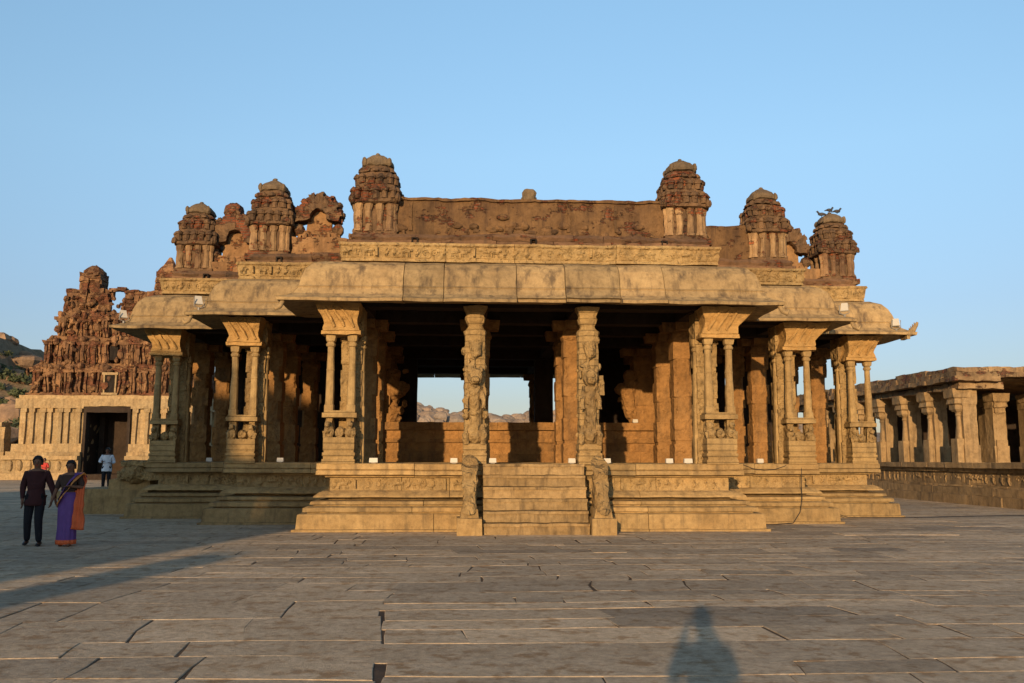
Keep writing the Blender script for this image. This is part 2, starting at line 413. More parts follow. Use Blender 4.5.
# --- curved eave, frieze, band
def lipcut(i, t, k, z):
    # the middle slabs of the front have lost their lip
    if i == 0 and .38 < t < .66 and k in (1, 2): return z+.05, .26
    return z, 0
ev = MB()
sweep(ev, [(-1.1, 5.42), (.42, 5.225), (.44, 5.29), (.26, 5.36), (.12, 5.45), (.03, 5.60), (.05, 5.63), (.01, 5.66), (-.04, 5.86), (-.12, 6.06), (-.26, 6.22), (-.50, 6.32), (-.85, 6.36), (-1.1, 6.385)],
      slab=1.25, gap=.008, dz=.014, do=.012, tint=.5, cut=lipcut)
ev.build('eave', M['eave'], hall, sub=.4, amp=.02, nscale=1.6, amp2=.008)
# upturned stone scrolls at the eave corners
def scroll(x, y, dx, dy):
    s = MB(); pts = []
    for q in range(9):
        t = q/8
        pts.append((x+dx*(t*.45), y+dy*(t*.2), 5.27+.05*t+.30*t*t*(1 if t < .8 else .9)))
    s.tube(pts, [.11, .1, .09, .085, .08, .07, .06, .05, .03], 8)
    for q in range(4): s.box(x+dx*(.1+q*.09)-.02, x+dx*(.1+q*.09)+.02, y-.02, y+.02, 5.3, 5.45+q*.05, tx=.012, ty=.01)
    s.box(x-.05, x+.05, y-.05, y+.35, 5.12, 5.24)
    s.build('corner_scroll', M['eave'], hall, sub=.1, amp=.015, nscale=6)
scroll(W3+.22, Y2-.30, .55, -.6)
for s in (-1, 1):
    for (w, yy) in ((W1, 0), (W2, Y1)):
        k = MB(); x = s*(w+.30)
        k.tube([(x, yy-.30, 5.22), (x+s*.05, yy-.34, 5.08), (x+s*.14, yy-.36, 5.02), (x+s*.2, yy-.36, 5.12)], [.06, .06, .05, .03], 6)
        k.build('corner_ring', M['eave'], hall, smooth=True)
WADJ = -.27
fz = MB()
sweep(fz, [(-.95, 6.37), (-.60, 6.37), (-.62, 6.44), (-.60, 6.47), (-.57, 6.72), (-.53, 6.76), (-.55, 6.82), (-.95, 6.82)], slab=2.2, dz=.006, do=.015, tint=.3)
P = plan(-.575)
for i in (19, 18, 17, 16, 0, 1, 2, 3, 4):
    (ax, ay), (bx, by) = P[i], P[(i+1) % 20]; L = math.hypot(ax-bx, ay-by); q = .15
    while q < L-.1:
        t = q/L; carve_figure(fz, ax+(bx-ax)*t, ay+(by-ay)*t, 6.60, random.uniform(.17, .23), (bx-ax)/L, (by-ay)/L)
        q += random.uniform(.18, .30)
fz.build('roof_frieze', M['frieze'], hall, sub=.4, amp=.02, nscale=2, amp2=.01)
bd = MB()
sweep(bd, [(-1.5, 6.80), (-.74, 6.80), (-.76, 6.93), (-.9, 6.95), (-1.5, 6.95)], slab=1.6, do=.03, dz=.01, tint=.5)
sweep(bd, [(-1.5, 6.94), (-.86, 6.94), (-.80, 7.03), (-.90, 7.13), (-1.5, 7.13)], slab=.9, do=.06, dz=.025, tint=.5)
bd.tint(0); fill(bd, -1.3, 6.80, 7.10)
bd.build('roof_band', M['band'], hall, sub=.25, amp=.045, nscale=2.5, amp2=.02)
WADJ = 0.0
# drain holes in the band: small dark square spouts
for (x, y) in ((-2.85, 0), (.05, 0), (3.3, 0), (-6.6, Y1), (-9.2, Y2), (7.7, Y2)):
    d = MB(); yy = y+.735
    d.box(x-.08, x-.045, yy-.03, yy+.1, 6.82, 6.97); d.box(x+.045, x+.08, yy-.03, yy+.1, 6.82, 6.97); d.box(x-.08, x+.08, yy-.03, yy+.1, 6.97, 7.0)
    d.build('drain_spout', M['ceiling'], hall)

# --- parapet walls on the roof
def wallrun(name, x0, x1, y, z0, z1, th, mat, parent, ragged=.03, seed=0, step=.5):
    w = MB(); x = x0
    while x < x1-.02:
        dx = min(random.uniform(.5, 1)*step*2, x1-x); w.rt(.3)
        w.box(x, x+dx, y-th/2, y+th/2, z0, z1+random.uniform(-ragged, ragged)); x += dx
    return w
wp = wallrun('w', -3.55, 3.45, 1.62, 7.08, 8.15, .4, None, None, .012)
for x in (-3.0, 1.0, 2.2): wp.rt(); wp.box(x-.04, x+.04, 1.38, 1.45, 7.35, 8.08)
wp.tint(.2); wp.box(-3.5, 3.4, 1.36, 1.86, 8.12, 8.19)
for q in range(60):
    x = random.gauss(0.2, 1.3) if q < 30 else random.uniform(-3.4, 3.4)
    if abs(x) > 3.4: continue
    wp.rt(.5); wp.blob((x, 1.38, 7.2+abs(random.gauss(0, .14))), (random.uniform(.06, .2), random.uniform(.04, .09), random.uniform(.04, .11)), 7, 5)
wo = wp.build('parapet_wall', M['parapet'], hall, sub=.16, amp=.035, nscale=2.5, amp2=.02)
f_ = MB(); f_.stack(0.0, 1.62, [(8.14, .19), (8.28, .2), (8.30, .17), (8.42, .18), (8.5, .12), (8.52, .04)], 10, 3)
f_.build('finial', M['dome'], wo, sub=.08, amp=.03, nscale=6)
wr = wallrun('w', 3.9, 6.55, 3.95, 7.05, 8.2, .4, None, None, .012)
wr.build('parapet_wall', M['parapet'], hall, sub=.2, amp=.03, nscale=2.5, amp2=.015)
wl = wallrun('w', -6.4, -3.9, 3.95, 7.05, 7.62, .5, None, None, .08)
for q in range(14): wl.rt(); wl.blob((random.uniform(-4.6, -3.8), 3.75, random.uniform(7.4, 8.1)), (.2, .16, .14), 7, 5)
wl.build('parapet_wall', M['nichewall'], hall, sub=.16, amp=.06, nscale=2.5, amp2=.03)
for s in (-1, 1):
    w = wallrun('w', *sorted((s*7.2, s*9.4)), 6.4, 7.05, 7.55, .5, None, None, .08)
    w.build('parapet_wall', M['nichewall'], hall, sub=.16, amp=.05, nscale=2.5, amp2=.03)
    w = MB(); w.box(s*9.2-.2, s*9.2+.2, 6.6, 12.2, 7.05, 7.6)
    w.build('parapet_wall', M['parapet'], hall, sub=.3, amp=.06)

# --- roof turrets
def turret(X, Y, seed, ruin=0, sc=1.0, label=None):
    rnd = random.Random(seed)
    Z0 = 7.08
    z = lambda v: Z0+v*sc
    body = MB()
    body.tint(0)
    body.box(X-.62, X+.62, Y-.6, Y+.6, z(-.06), z(.10)); body.tint(.2); body.box(X-.54, X+.54, Y-.52, Y+.52, z(.10), z(.2))
    body.tint(-.2); body.box(X-.45, X+.45, Y-.45, Y+.45, z(.2), z(.98))
    # cornice with overhang
    def tier(z0, z1, r, nb):
        body.tint(rnd.uniform(-.3, .3))
        body.stack(X, Y, [(z0, r*.86), (z0+.03, r), (z0+.10*sc, r*1.02), (z0+.15*sc, r*.86), (z1, r*.80)], 20, 5)
        body.tint(.1)
        for side in range(4):
            a = side*math.pi/2; ca, sa = math.cos(a), math.sin(a)
            for q in range(nb):
                t = (q+.5)/nb*2-1
                lx, ly = t*r*.86, -r*.86
                px, py = X+lx*ca-ly*sa, Y+lx*sa+ly*ca
                w = r*.62/nb*(1.25 if abs(t) < .1 else 1)
                body.rt(.4)
                body.stack(px, py, [(z0+.13*sc, w*.9), (z1-.10*sc, w*.9), (z1-.09*sc, w*1.25), (z1-.03*sc, w*1.1), (z1+.03*sc, w*.5)], 8, 4)
    tier(z(.90), z(1.30), .64, 5)
    if ruin < 2:
        tier(z(1.28), z(1.66), .54, 4)
        tier(z(1.64), z(1.86), .42, 3)
        body.tint(-.2); body.stack(X, Y, [(z(1.84), .34), (z(1.86), .37), (z(1.93), .37), (z(1.95), .28)], 16, 4)
    # antefix knobs along the lower cornice
    for side in range(4):
        a = side*math.pi/2; ca, sa = math.cos(a), math.sin(a)
        for t in (-.62, .62):
            lx, ly = t*.9, -.60
            body.blob((X+lx*ca-ly*sa, Y+lx*sa+ly*ca, z(1.02)), (.07, .07, .10), 6, 5)
    if ruin == 1:
        for q in range(12):
            body.rt(); body.blob((X+rnd.uniform(.3, .55), Y+rnd.uniform(-.5, .3), z(rnd.uniform(.1, .5))), (.14, .14, .1), 6, 4)
    tb = body.build('roof_turret', M['turret'], hall, sub=.10, amp=.032, nscale=3.2, amp2=.022, seed=seed)
    if label: tb['label'] = label
    pil = MB()
    for side in range(4):
        a = side*math.pi/2; ca, sa = math.cos(a), math.sin(a)
        for t in (-.40, -.16, .12, .36) if side % 2 == 0 else (-.38, 0, .38):
            if ruin and side == 1 and t > .2: continue
            lx, ly = t, -.46
            px, py = X+lx*ca-ly*sa, Y+lx*sa+ly*ca
            pil.rt(.5); pil.stack(px, py, [(z(.2), .10), (z(.25), .10), (z(.27), .08), (z(.72), .075), (z(.76), .09), (z(.82), .1), (z(.90), .11)], 8, 5)
    pil.build('pilaster', M['pilaster'], tb, sub=.12, amp=.025, nscale=5, amp2=.012, seed=seed)
    if ruin < 2:
        dm = MB(); dm.stack(X, Y, [(z(1.93), .30), (z(1.97), .40), (z(2.02), .41), (z(2.10), .38), (z(2.19), .30), (z(2.27), .17), (z(2.31), .06)], 18, 2.6)
        for side in range(4):
            a = side*math.pi/2+math.pi/4
            dm.blob((X+.44*math.cos(a), Y+.44*math.sin(a), z(2.04)), (.07, .07, .12), 6, 5)
        dm.blob((X, Y, z(2.33)), (.07, .07, .05), 6, 4)
        dm.build('turret_dome', M['dome'], tb, sub=.1, amp=.03, nscale=4, amp2=.015, seed=seed)
    return tb
turret(-3.88, 1.75, 1, label='tall eroded turret left of the roof parapet')
turret(3.98, 1.75, 2, 1, label='tall turret right of the parapet with its side broken away')
turret(-7.0, 4.1, 3); turret(6.92, 4.1, 4)
turret(-9.75, 6.55, 5); turret(9.95, 6.55, 6)

# --- horseshoe niches between the turrets
def niche(X, Y, zb, w, h, seed, broken=0, top=0):
    n = MB(); K = 16; rnd = random.Random(seed)
    def arc(r, hh, y, k):
        a = math.pi*1.12*(k/K)-.06*math.pi
        return (X+r*math.cos(a), y, zb+hh*.42+r*(h/w*1.1)*math.sin(a))
    y0, y1 = Y-.26, Y+.22
    for k in range(K):
        if broken and k in (0, 1): continue
        ro = w*.5*(1.0+.10*(k % 2)); ri = w*.20
        n.rt(.4)
        A = [arc(ri, h, y0, k), arc(ro, h, y0-.02, k), arc(ro, h, y1, k), arc(ri, h, y1, k)]
        B = [arc(ri, h, y0, k+1), arc(ro, h, y0-.02, k+1), arc(ro, h, y1, k+1), arc(ri, h, y1, k+1)]
        n.loft([A, B])
        n.rt(.4); mx = arc(ro*1.02, h, Y, k+.5); n.blob(mx, (.09, .2, .09), 6, 4)
    for s in (-1, 1):
        if broken and s > 0: pass
        n.rt(); n.blob((X+s*w*.46, Y-.05, zb+.16), (.17, .26, .17), 8, 5)
    if top: n.stack(X-.12, Y, [(zb+h*.98, .25), (zb+h*1.02, .3), (zb+h*1.16, .26), (zb+h*1.24, .08)], 12, 2.5)
    no = n.build('roof_niche', M['turret'], hall, sub=.12, amp=.05, nscale=4, amp2=.025, seed=seed)
    b = MB(); b.box(X-w*.5, X+w*.5, Y-.16, Y+.2, zb-.5, zb+.14)
    b.box(X-w*.30, X+w*.30, Y+.0, Y+.16, zb, zb+h*.62)
    for q in range(7): b.rt(); b.blob((X-w*.5+w*(q+.5)/7, Y-.2, zb-.12+rnd.uniform(-.05, .05)), (.06, .06, .15), 6, 5)
    b.build('niche_back', M['nichewall'], no, sub=.12, amp=.04, nscale=4, amp2=.02, seed=seed)
niche(-5.72, 4.1, 7.82, 1.16, 1.15, 21)
niche(-8.62, 6.5, 7.62, 1.35, 1.45, 22, top=1)
niche(8.48, 6.5, 7.62, 1.2, 1.25, 23, top=1)

# ------------------------------------------------------------------ pillars of the hall
def copytree(o, parent=None):
    c = o.copy(); COL.objects.link(c)
    if parent: c.parent = parent
    for ch in [x for x in list(bpy.data.objects) if x.parent == o]: copytree(ch, c)
    return c
def cluster(X, Y, s, ext, seed):
    """s = outward side; base block, rear shaft, colonnettes, bracket capital"""
    sh = MB(); ix = X-s*.20
    sh.tint(.05)
    for z0, z1, w in ((PT-.01, 2.15, .56), (2.15, 2.35, .50), (2.35, 3.0, .52), (3.0, 3.12, .46), (3.12, 3.75, .50), (3.75, 3.9, .44), (3.9, 4.45, .50), (4.45, 5.28, .56)):
        sh.rt(.15); sh.cbox(ix, Y+.42, w, w, z0, z1)
    so = sh.build('pillar', M['pcarve'], hall, sub=.14, amp=.02, nscale=5, amp2=.01, seed=seed)
    b = MB()
    for z0, z1, w, d in ((PT-.012, 1.63, .76, .60), (1.63, 1.70, .70, .56), (1.70, 1.78, .75, .60), (1.78, 1.83, .69, .55), (1.83, 2.14, .72, .58)):
        b.rt(.15); b.cbox(X, Y, w, d, z0, z1)
    b.build('base_block', M['pillar'], so, sub=.16, amp=.012, nscale=4, amp2=.006, seed=seed)
    # crouching animals between block and rail
    a = MB()
    for dx in (-.25, .25):
        a.rt(.2); a.box(X+dx-.10, X+dx+.10, Y-.2, Y+.1, 2.12, 2.60, tx=.02, ty=.02)
        a.blob((X+dx, Y-.2, 2.28), (.12, .11, .14), 8, 6); a.blob((X+dx*1.05, Y-.27, 2.44), (.075, .09, .08), 8, 5)
        a.tube([(X+dx*1.3, Y-.25, 2.14), (X+dx*1.35, Y-.26, 2.3)], [.05, .06], 6)
    a.blob((X, Y-.1, 2.26), (.13, .12, .13), 8, 6); a.rt(); a.box(X-.3, X+.3, Y, Y+.2, 2.12, 2.26)
    a.build('carved_animals', M['pcarve'], so, sub=.1, amp=.035, nscale=7, amp2=.015, seed=seed)
    r = MB(); r.cbox(X, Y-.02, .80, .56, 2.60, 2.71); r.rt(.1); r.cbox(X, Y-.02, .72, .50, 2.71, 2.76)
    r.build('rail_slab', M['pillar'], so, sub=.2, amp=.01, seed=seed)
    for (dx, dy) in ((-.255, -.14), (.255, -.14), (-s*.42, .32)):
        c = MB(); z0 = 2.75
        c.stack(X+dx, Y+dy, [(z0 if dy < 0 else PT, .115, 5), (z0+.14, .115, 5), (z0+.16, .10, 3), (z0+.5, .098, 3), (z0+.95, .088, 2.4), (z0+.97, .098, 2.4), (z0+1.0, .086, 2.4), (z0+1.52, .078, 2.2), (z0+1.54, .105, 2.2),
                (z0+1.58, .115, 2.2), (z0+1.63, .085, 2.2), (z0+1.66, .11, 5), (z0+1.73, .125, 5), (z0+1.83, .125, 5)], 12)
        c.build('colonnette', M['shaft'], so, sub=.25, amp=.012, nscale=4, amp2=.004, smooth=False, seed=seed)
    cp = MB(); cp.tint(.1)
    cp.cbox(X, Y, .92, .74, 4.55, 4.64); cp.tint(0)
    # bracket: vertical sections with curved flare
    prof = [(4.64, .43, .40, .0), (4.70, .42, .38, .02), (4.80, .37, .33, .06), (4.90, .36, .33, .12), (5.02, .39, .36, .20), (5.12, .42, .38, .26), (5.20, .44, .40, .30), (5.28, .46, .42, .32)]
    rings = []
    for z, hw, hd, e in prof:
        xi, xo = X-s*hw, X+s*(hw+e*ext)
        x0, x1 = min(xi, xo), max(xi, xo)
        rings.append([(x0, Y-hd-e*.35, z), (x1, Y-hd-e*.35, z), (x1, Y+hd, z), (x0, Y+hd, z)])
    cp.loft(rings)
    for q in range(3):
        cp.tube([(X-s*(.3-q*.22), Y-.40, 4.72), (X-s*(.2-q*.22), Y-.42, 4.9), (X+s*(.0+q*.2), Y-.50, 5.18)], [.03, .045, .03], 6)
    if ext > .8: cp.tube([(X+s*.55, Y-.3, 5.08), (X+s*.78, Y-.3, 5.22), (X+s*.88, Y-.3, 5.36)], [.1, .08, .03], 6)
    cp.build('capital', M['capital'], so, sub=.12, amp=.025, nscale=5, amp2=.012, seed=seed)
    return so
CL = [(4.52, .72), (7.34, Y1+.72), (10.1, Y2+.72)]
for k, (X, Y) in enumerate(CL):
    for s in (-1, 1): cluster(s*X, Y, s, 1.25 if s > 0 and k < 2 else .45, 31+k*2+(s > 0))
# flank and rear clusters, copied (mirror of the front ones)
for k, (X, Y) in enumerate([(9.95, 2*YC-Y2-.72), (7.12, 2*YC-Y1-.72), (4.3, 2*YC-.72)]):
    for s in (-1, 1):
        o = cluster(s*X, Y, s, .4, 51+k*2+(s > 0))

def lion_pillar(X, Y, seed):
    m = MB(); rnd = random.Random(seed)
    m.rt(.1); m.cbox(X, Y+.1, .56, .60, PT-.01, 1.78); m.cbox(X, Y+.1, .50, .54, 1.78, 1.84); m.cbox(X, Y+.1, .54, .58, 1.84, 2.0)
    m.tint(0)
    m.stack(X, Y+.16, [(2.0, .26), (2.5, .25), (3.2, .26), (4.2, .25), (4.55, .25), (4.6, .26), (4.68, .28, 3), (4.75, .2, 3), (4.82, .17, 3), (4.9, .22, 3), (5.0, .25, 2.5), (5.06, .22, 3), (5.1, .22, 4), (5.28, .3, 5)], 14, 4)
    po = m.build('lion_pillar', M['pillar'], hall, sub=.1, amp=.02, nscale=5, amp2=.01, seed=seed)
    a = MB()     # rearing beast: haunches, belly, chest, raised forelegs, head with mane, rider above
    a.blob((X, Y-.10, 2.22), (.22, .2, .24), 10, 7)
    a.tube([(X, Y-.10, 2.1), (X+.02, Y-.14, 2.6), (X-.03, Y-.18, 3.0), (X, Y-.2, 3.35)], [.17, .15, .16, .19], 10)
    for s in (-1, 1):
        a.tube([(X+s*.17, Y-.12, 2.4), (X+s*.22, Y-.26, 2.2), (X+s*.2, Y-.2, 2.0)], [.09, .08, .07], 7)
        a.tube([(X+s*.14, Y-.2, 3.2), (X+s*.2, Y-.34, 3.02), (X+s*.2, Y-.38, 2.8)], [.075, .06, .06], 7)
        a.blob((X+s*.13, Y-.26, 3.72), (.06, .08, .09), 7, 5)
    a.blob((X, Y-.24, 3.56), (.19, .2, .22), 10, 7); a.blob((X, Y-.38, 3.48), (.12, .12, .1), 8, 5)
    a.tube([(X-.1, Y-.1, 3.8), (X+.02, Y-.16, 4.1), (X, Y-.08, 4.4)], [.16, .13, .17], 9)
    a.blob((X, Y-.18, 4.22), (.11, .1, .12), 8, 5)
    for q in range(22):
        a.rt(.3); z = rnd.uniform(2.1, 4.5); sg = rnd.choice((-1, 1))
        a.blob((X+sg*rnd.uniform(.14, .25), Y+rnd.uniform(-.22, .15), z), (rnd.uniform(.04, .09), rnd.uniform(.05, .1), rnd.uniform(.05, .13)), 6, 4)
    if seed % 2 == 0: a.box(X+.22, X+.36, Y-.1, Y+.1, 3.15, 3.62, tx=.02)
    a.build('rearing_beast', M['pcarve'], po, sub=.08, amp=.014, nscale=7, amp2=.008, seed=seed)
    return po
lion_pillar(-1.36, .55, 41); lion_pillar(1.36, .55, 42)

# interior square pillars
def inner_pillar(X, Y, w=.52, z0=PT, seed=0):
    m = MB()
    for a, b, f in ((0, .5, 1.05), (.5, .6, .9), (.6, 1.15, 1), (1.15, 1.75, .93), (1.75, 2.3, 1), (2.3, 2.75, .93), (2.75, 3.2, 1)):
        m.rt(.2)
        if z0-.01+a > 4.9: continue
        b = min(b, 5.2-z0)
        if f == .93: m.stack(0, 0, [(z0-.01+a, w/2*f, 5), (z0+b, w/2*f, 5)], 16)
        else: m.cbox(0, 0, w*f, w*f, z0-.01+a, z0+b)
    o = m.build('pillar', M['inner'], hall, sub=.16, amp=.02, nscale=5, amp2=.01, seed=seed, loc=(X, Y, 0))
    c = MB(); zc = 4.70; c.stack(0, 0, [(zc, w*.5), (zc+.1, w*.62), (zc+.14, w*.62), (zc+.31, w*.5)], 12, 5); c.box(-w*.95, w*.95, -w*.42, w*.42, 5.0, 5.25, tx=-.04)
    c.box(-w*.42, w*.42, -w*.95, w*.95, 5.01, 5.24)
    c.build('capital', M['inner'], o, sub=.2, amp=.02)
    return o
p0 = inner_pillar(-1.22, 2.7)
for X, Y in [(1.22, 2.7), (1.22, 4.7), (-4.15, 2.85), (4.15, 2.85), (-4.15, 5.0), (4.15, 5.0), (-7.12, 5.6), (7.12, 5.6), (-7.12, 7.9), (7.12, 7.9),
             (-9.9, 8.1), (9.9, 8.1), (-9.9, 10.6), (9.9, 10.6), (-4.6, 7.3), (5.1, 7.3), (-6.9, 10.4), (6.9, 10.4), (-1.3, 17.9), (1.42, 17.9)]:
    c = copytree(p0, hall); c.location = (X, Y, 0)
# big carved pillars on the inner platform
def beast_pillar(X, Y, s, seed):
    o = inner_pillar(X, Y, .7, 2.78-1e-3, seed)
    a = MB(); rnd = random.Random(seed)
    a.tube([(s*.2, -.1, 2.78), (s*.45, -.2, 3.2), (s*.55, -.25, 3.7), (s*.4, -.3, 4.2)], [.25, .24, .26, .2], 9)
    a.blob((s*.72, -.3, 3.9), (.25, .2, .22), 9, 6); a.blob((s*.45, -.25, 4.35), (.25, .2, .2), 9, 6)
    for q in range(14): a.blob((s*rnd.uniform(.25, .85), rnd.uniform(-.35, 0), rnd.uniform(2.9, 4.5)), rnd.uniform(.07, .15), 6, 5)
    a.build('rearing_beast', M['inner'], o, sub=.15, amp=.06, nscale=4, amp2=.03, seed=seed)
beast_pillar(4.25, 8.6, -1, 61); beast_pillar(-4.35, 8.6, 1, 62)
for X in (-4.3, 2.3, 4.6): 
    c = copytree(p0, hall); c.location = (X, 11.0, 0)

# ------------------------------------------------------------------ gateway tower, far left
random.seed(5)
GX, GY = -29.0, 50.0
gate = empty('gateway_tower', (GX, GY, 0), label='ruined red brick gateway tower on a pale carved stone base with a tall dark doorway', cat='gateway')
HW, DP = 6.6, 9.0
g = MB()
def course(z0, z1, o, tw=.3):
    for s in (-1, 1):
        xs = sorted((s*1.75, s*(HW+o)))
        x = xs[0]
        while x < xs[1]-.05:
            dx = min(random.uniform(1, 2), xs[1]-x); g.rt(tw); g.box(x, x+dx-.01, -o, DP+o, z0, z1); x += dx
course(-.2, .5, 1.0); course(.5, 1.5, .75); course(1.5, 1.8, 1.0); course(1.8, 2.1, .6); course(2.1, 2.7, .35); course(2.7, 5.4, 0); course(5.4, 5.6, .3)
for s in (-1, 1):
    for x in (2.1, 3.0, 3.5, 4.3, 4.8, 5.6, 6.2): g.rt(.4); g.box(s*x-.12, s*x+.12, -.22, 0, 2.7, 5.4); g.box(s*x-.22, s*x+.22, -.26, 0, 5.1, 5.4)
    for x in (2.5, 3.2, 3.9, 4.6, 5.3, 6.0, 6.7): g.rt(.4); g.blob((s*x, -.8, 1.05), (.2, .16, .4), 7, 6)
    for x in (.6, 2, 3.5, 5, 6.5, 8): g.box(s*(HW), s*(HW)+s*.22, x-.15, x+.15, 2.7, 5.4)
g.tint(0); g.box(-HW-.3, HW+.3, -.3, DP+.3, 5.55, 6.15); g.tint(.3); g.box(-HW-.15, HW+.15, -.12, DP, 6.15, 6.42)
g.build('stone_base', M['gstone'], gate, sub=.7, amp=.05, nscale=1.0, amp2=.03)
d = MB()
for s in (-1, 1): d.box(*sorted((s*1.55, s*1.76)), -.25, .4, .4, 5.5); d.box(*sorted((s*1.2, s*1.6)), 2.5, 3.1, .2, 5.6)
d.box(-1.75, .7, 3.2, 3.6, .2, 5.6); d.box(-1.75, 1.75, 3.2, 3.6, 3.9, 5.6); d.box(-1.8, -1.74, .3, DP, .2, 5.7); d.box(1.74, 1.8, .3, DP, .2, 5.7); d.box(-1.76, 1.76, -.25, .4, 5.1, 5.54); d.box(-1.8, 1.8, -.6, DP, -.1, .42)
d.build('doorway', M['innerwall'], gate, sub=.6, amp=.03)  # near-black inner walls stand for the shade of the passage
br = MB()
def tierg(z0, z1, hw, y0, y1, nb, nodoor=True, hole=None):
    hh = z1-z0
    cut = hole or 0
    for s in (-1, 1): 
        br.rt(.3); br.box(*sorted((s*cut, s*(hw-.35))), y0+.3, y1-.3, z0, z1)
    if cut: br.box(-cut, cut, y0+1.2, y1-.3, z0, z1); br.box(-cut-.1, cut+.1, y0+.25, y1-.3, z0+hh*.62, z1)
    for s in (-1, 1):
        br.rt(.3); br.box(*sorted((s*0, s*hw)), y0, y1, z0-.02, z0+.22); br.rt(.3); br.box(*sorted((s*0, s*(hw-.1))), y0+.1, y1-.1, z1-.38, z1-.16)
    for q in range(nb):
        x = -hw+.3+(2*hw-.6)*(q+.5)/nb
        if cut and abs(x) < cut+.15: continue
        w = (2*hw-.6)/nb*.5*random.choice((.5, .7, .9)); dd = random.uniform(.1, .45)
        br.rt(.5); br.box(x-w, x+w, y0+.35-dd, y0+.5, z0+.2, z1-.3)
        br.rt(.5); br.box(x-w-.1, x+w+.1, y0+.25-dd, y0+.5, z1-.5, z1-.3)
        if random.random() < .8: br.stack(x, y0+.3, [(z1-.3, w*1.0), (z1-.1, w*1.1), (z1+.12, w*.7), (z1+.22, .05)], 8, 3)
        for e in (-.6, .6): br.rt(.5); br.box(x+e*w-.07, x+e*w+.07, y0+.22-dd, y0+.5, z0+.2, z1-.5)
    nb2 = max(3, nb//2)
    for q in range(nb2):
        y = y0+.3+(y1-y0-.6)*(q+.5)/nb2
        for s in (-1, 1):
            br.rt(.5); br.box(*sorted((s*(hw-.5), s*(hw-.35+random.uniform(.1, .4)))), y-.4, y+.4, z0+.2, z1-.3)
tiers = [(6.4, 8.7, 6.35, .1, 8.7, 15, .42), (8.7, 10.9, 5.75, .4, 8.3, 13, .38), (10.9, 12.8, 5.0, .75, 8.0, 11, 0), (12.8, 14.3, 4.4, 1.05, 7.8, 10, 0)]
for t in tiers[:3]: tierg(t[0], t[1], t[2], t[3], t[4], t[5], hole=t[6])
# ruined top storey with an opening to the sky
def chunk(x0, x1, y0, y1, z0, z1):
    x = x0
    while x < x1-.05:
        dx = min(random.uniform(.35, .8), x1-x); z = z0
        while z < z1-.05:
            dz = min(random.uniform(.3, .7), z1-z); br.rt(.5); br.box(x, x+dx, y0-random.uniform(-.1, .25), y1, z, z+dz, j=.03); z += dz
        x += dx
chunk(-4.4, -1.0, 1.3, 2.1, 12.75, 15.0); chunk(.25, 4.0, 1.3, 2.1, 12.75, 14.9); chunk(-1.1, .3, 1.4, 2.0, 14.85, 15.15)
chunk(-4.45, 4.3, 1.1, 1.5, 12.7, 13.1); chunk(-4.3, -1.0, 1.15, 1.5, 14.3, 14.6); chunk(-1.1, -.7, 1.4, 1.9, 14.2, 14.9); chunk(0, .4, 1.4, 1.9, 13.0, 13.6)
chunk(-3.4, -1.75, 1.4, 2.9, 15.0, 16.3); br.stack(-2.55, 2.2, [(15.8, .9), (16.5, .8), (16.8, .55), (17.0, .2)], 12, 3)
chunk(2.3, 3.9, 2.0, 4.6, 14.8, 16.6); br.stack(3.1, 2.9, [(16.2, .75), (16.6, .95), (17.0, .7), (17.5, .35), (17.9, .1)], 10, 3)
for q in range(260):
    k = random.choice(tiers); s = random.random()
    x = random.uniform(-k[2], k[2]); br.rt(.6)
    br.blob((x, k[3]+random.uniform(-.15, .2), random.uniform(k[0], k[1])), (random.uniform(.1, .3), .18, random.uniform(.1, .35)), 6, 4)
br.build('brick_tower', M['gbrick'], gate, sub=.5, amp=.13, nscale=1.1, amp2=.08)
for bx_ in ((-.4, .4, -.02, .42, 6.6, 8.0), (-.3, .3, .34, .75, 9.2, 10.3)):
    dk = MB(); dk.box(*bx_); dk.build('shade_dark_window_fill', M['ceiling'], gate)  # solid near-black box standing for the shade inside each window
wd = MB(); wd.box(-.5, -.38, -.12, .2, 6.6, 8.0); wd.box(.38, .5, -.12, .2, 6.6, 8.0); wd.box(-.6, .6, -.14, .2, 8.0, 8.2); wd.box(-.6, .6, -.14, .3, 6.45, 6.62)
wd.build('window_frame', M['gstone'], gate, sub=.4, amp=.04)

cw = MB(); x = -14.0
while x < -7.8:
    dx = random.uniform(.8, 1.6)
    for z0, z1 in ((-.2, 1.1), (1.1, 2.1), (2.1, 3.1), (3.1, 4.0)): cw.rt(.4); cw.box(GX+x, GX+min(x+dx, -7.8)-.02, GY+.3+random.uniform(-.04, .04), GY+1.3, z0, z1-.01)
    x += dx
cw.tint(.2); cw.box(GX-14, GX-8.0, GY+.1, GY+1.5, 4.0, 4.35)
o = cw.build('compound_wall', M['gstone'], sub=.6, amp=.05, nscale=1.2)
tag(o, 'pale stone block wall running left from the foot of the brick gateway', 'wall')

# ------------------------------------------------------------------ pavilion at right
random.seed(9)
vx, vy = 17.35, 12.7
pav = empty('stone_pavilion', (vx, vy, 0), label='low flat roofed granite colonnade with weathered brick roof edge at right', cat='pavilion')
p = MB()
LN, WD = 17.0, 16.0
PY = -7.0
for (z0, z1, o) in ((-.2, .35, .35), (.35, .62, .2), (.62, .7, .02), (.7, 1.2, -.10), (1.2, 1.34, .02), (1.34, 1.54, .22)):
    x = 0
    while x < WD:
        dx = random.uniform(1.4, 2.4); p.rt(.35); p.box(x-(o if x == 0 else 0), x+dx-.01, PY-o, PY+.6, z0, z1, j=.006); x += dx
    y = PY+.6
    while y < LN:
        dy = random.uniform(1.2, 2.4); p.rt(.4); p.box(-o+random.uniform(-.02, .02), .6, y+.005, y+dy-.005, z0, z1, j=.008); y += dy
p.tint(0); p.box(.3, WD, PY+.3, LN, 0, 1.53)
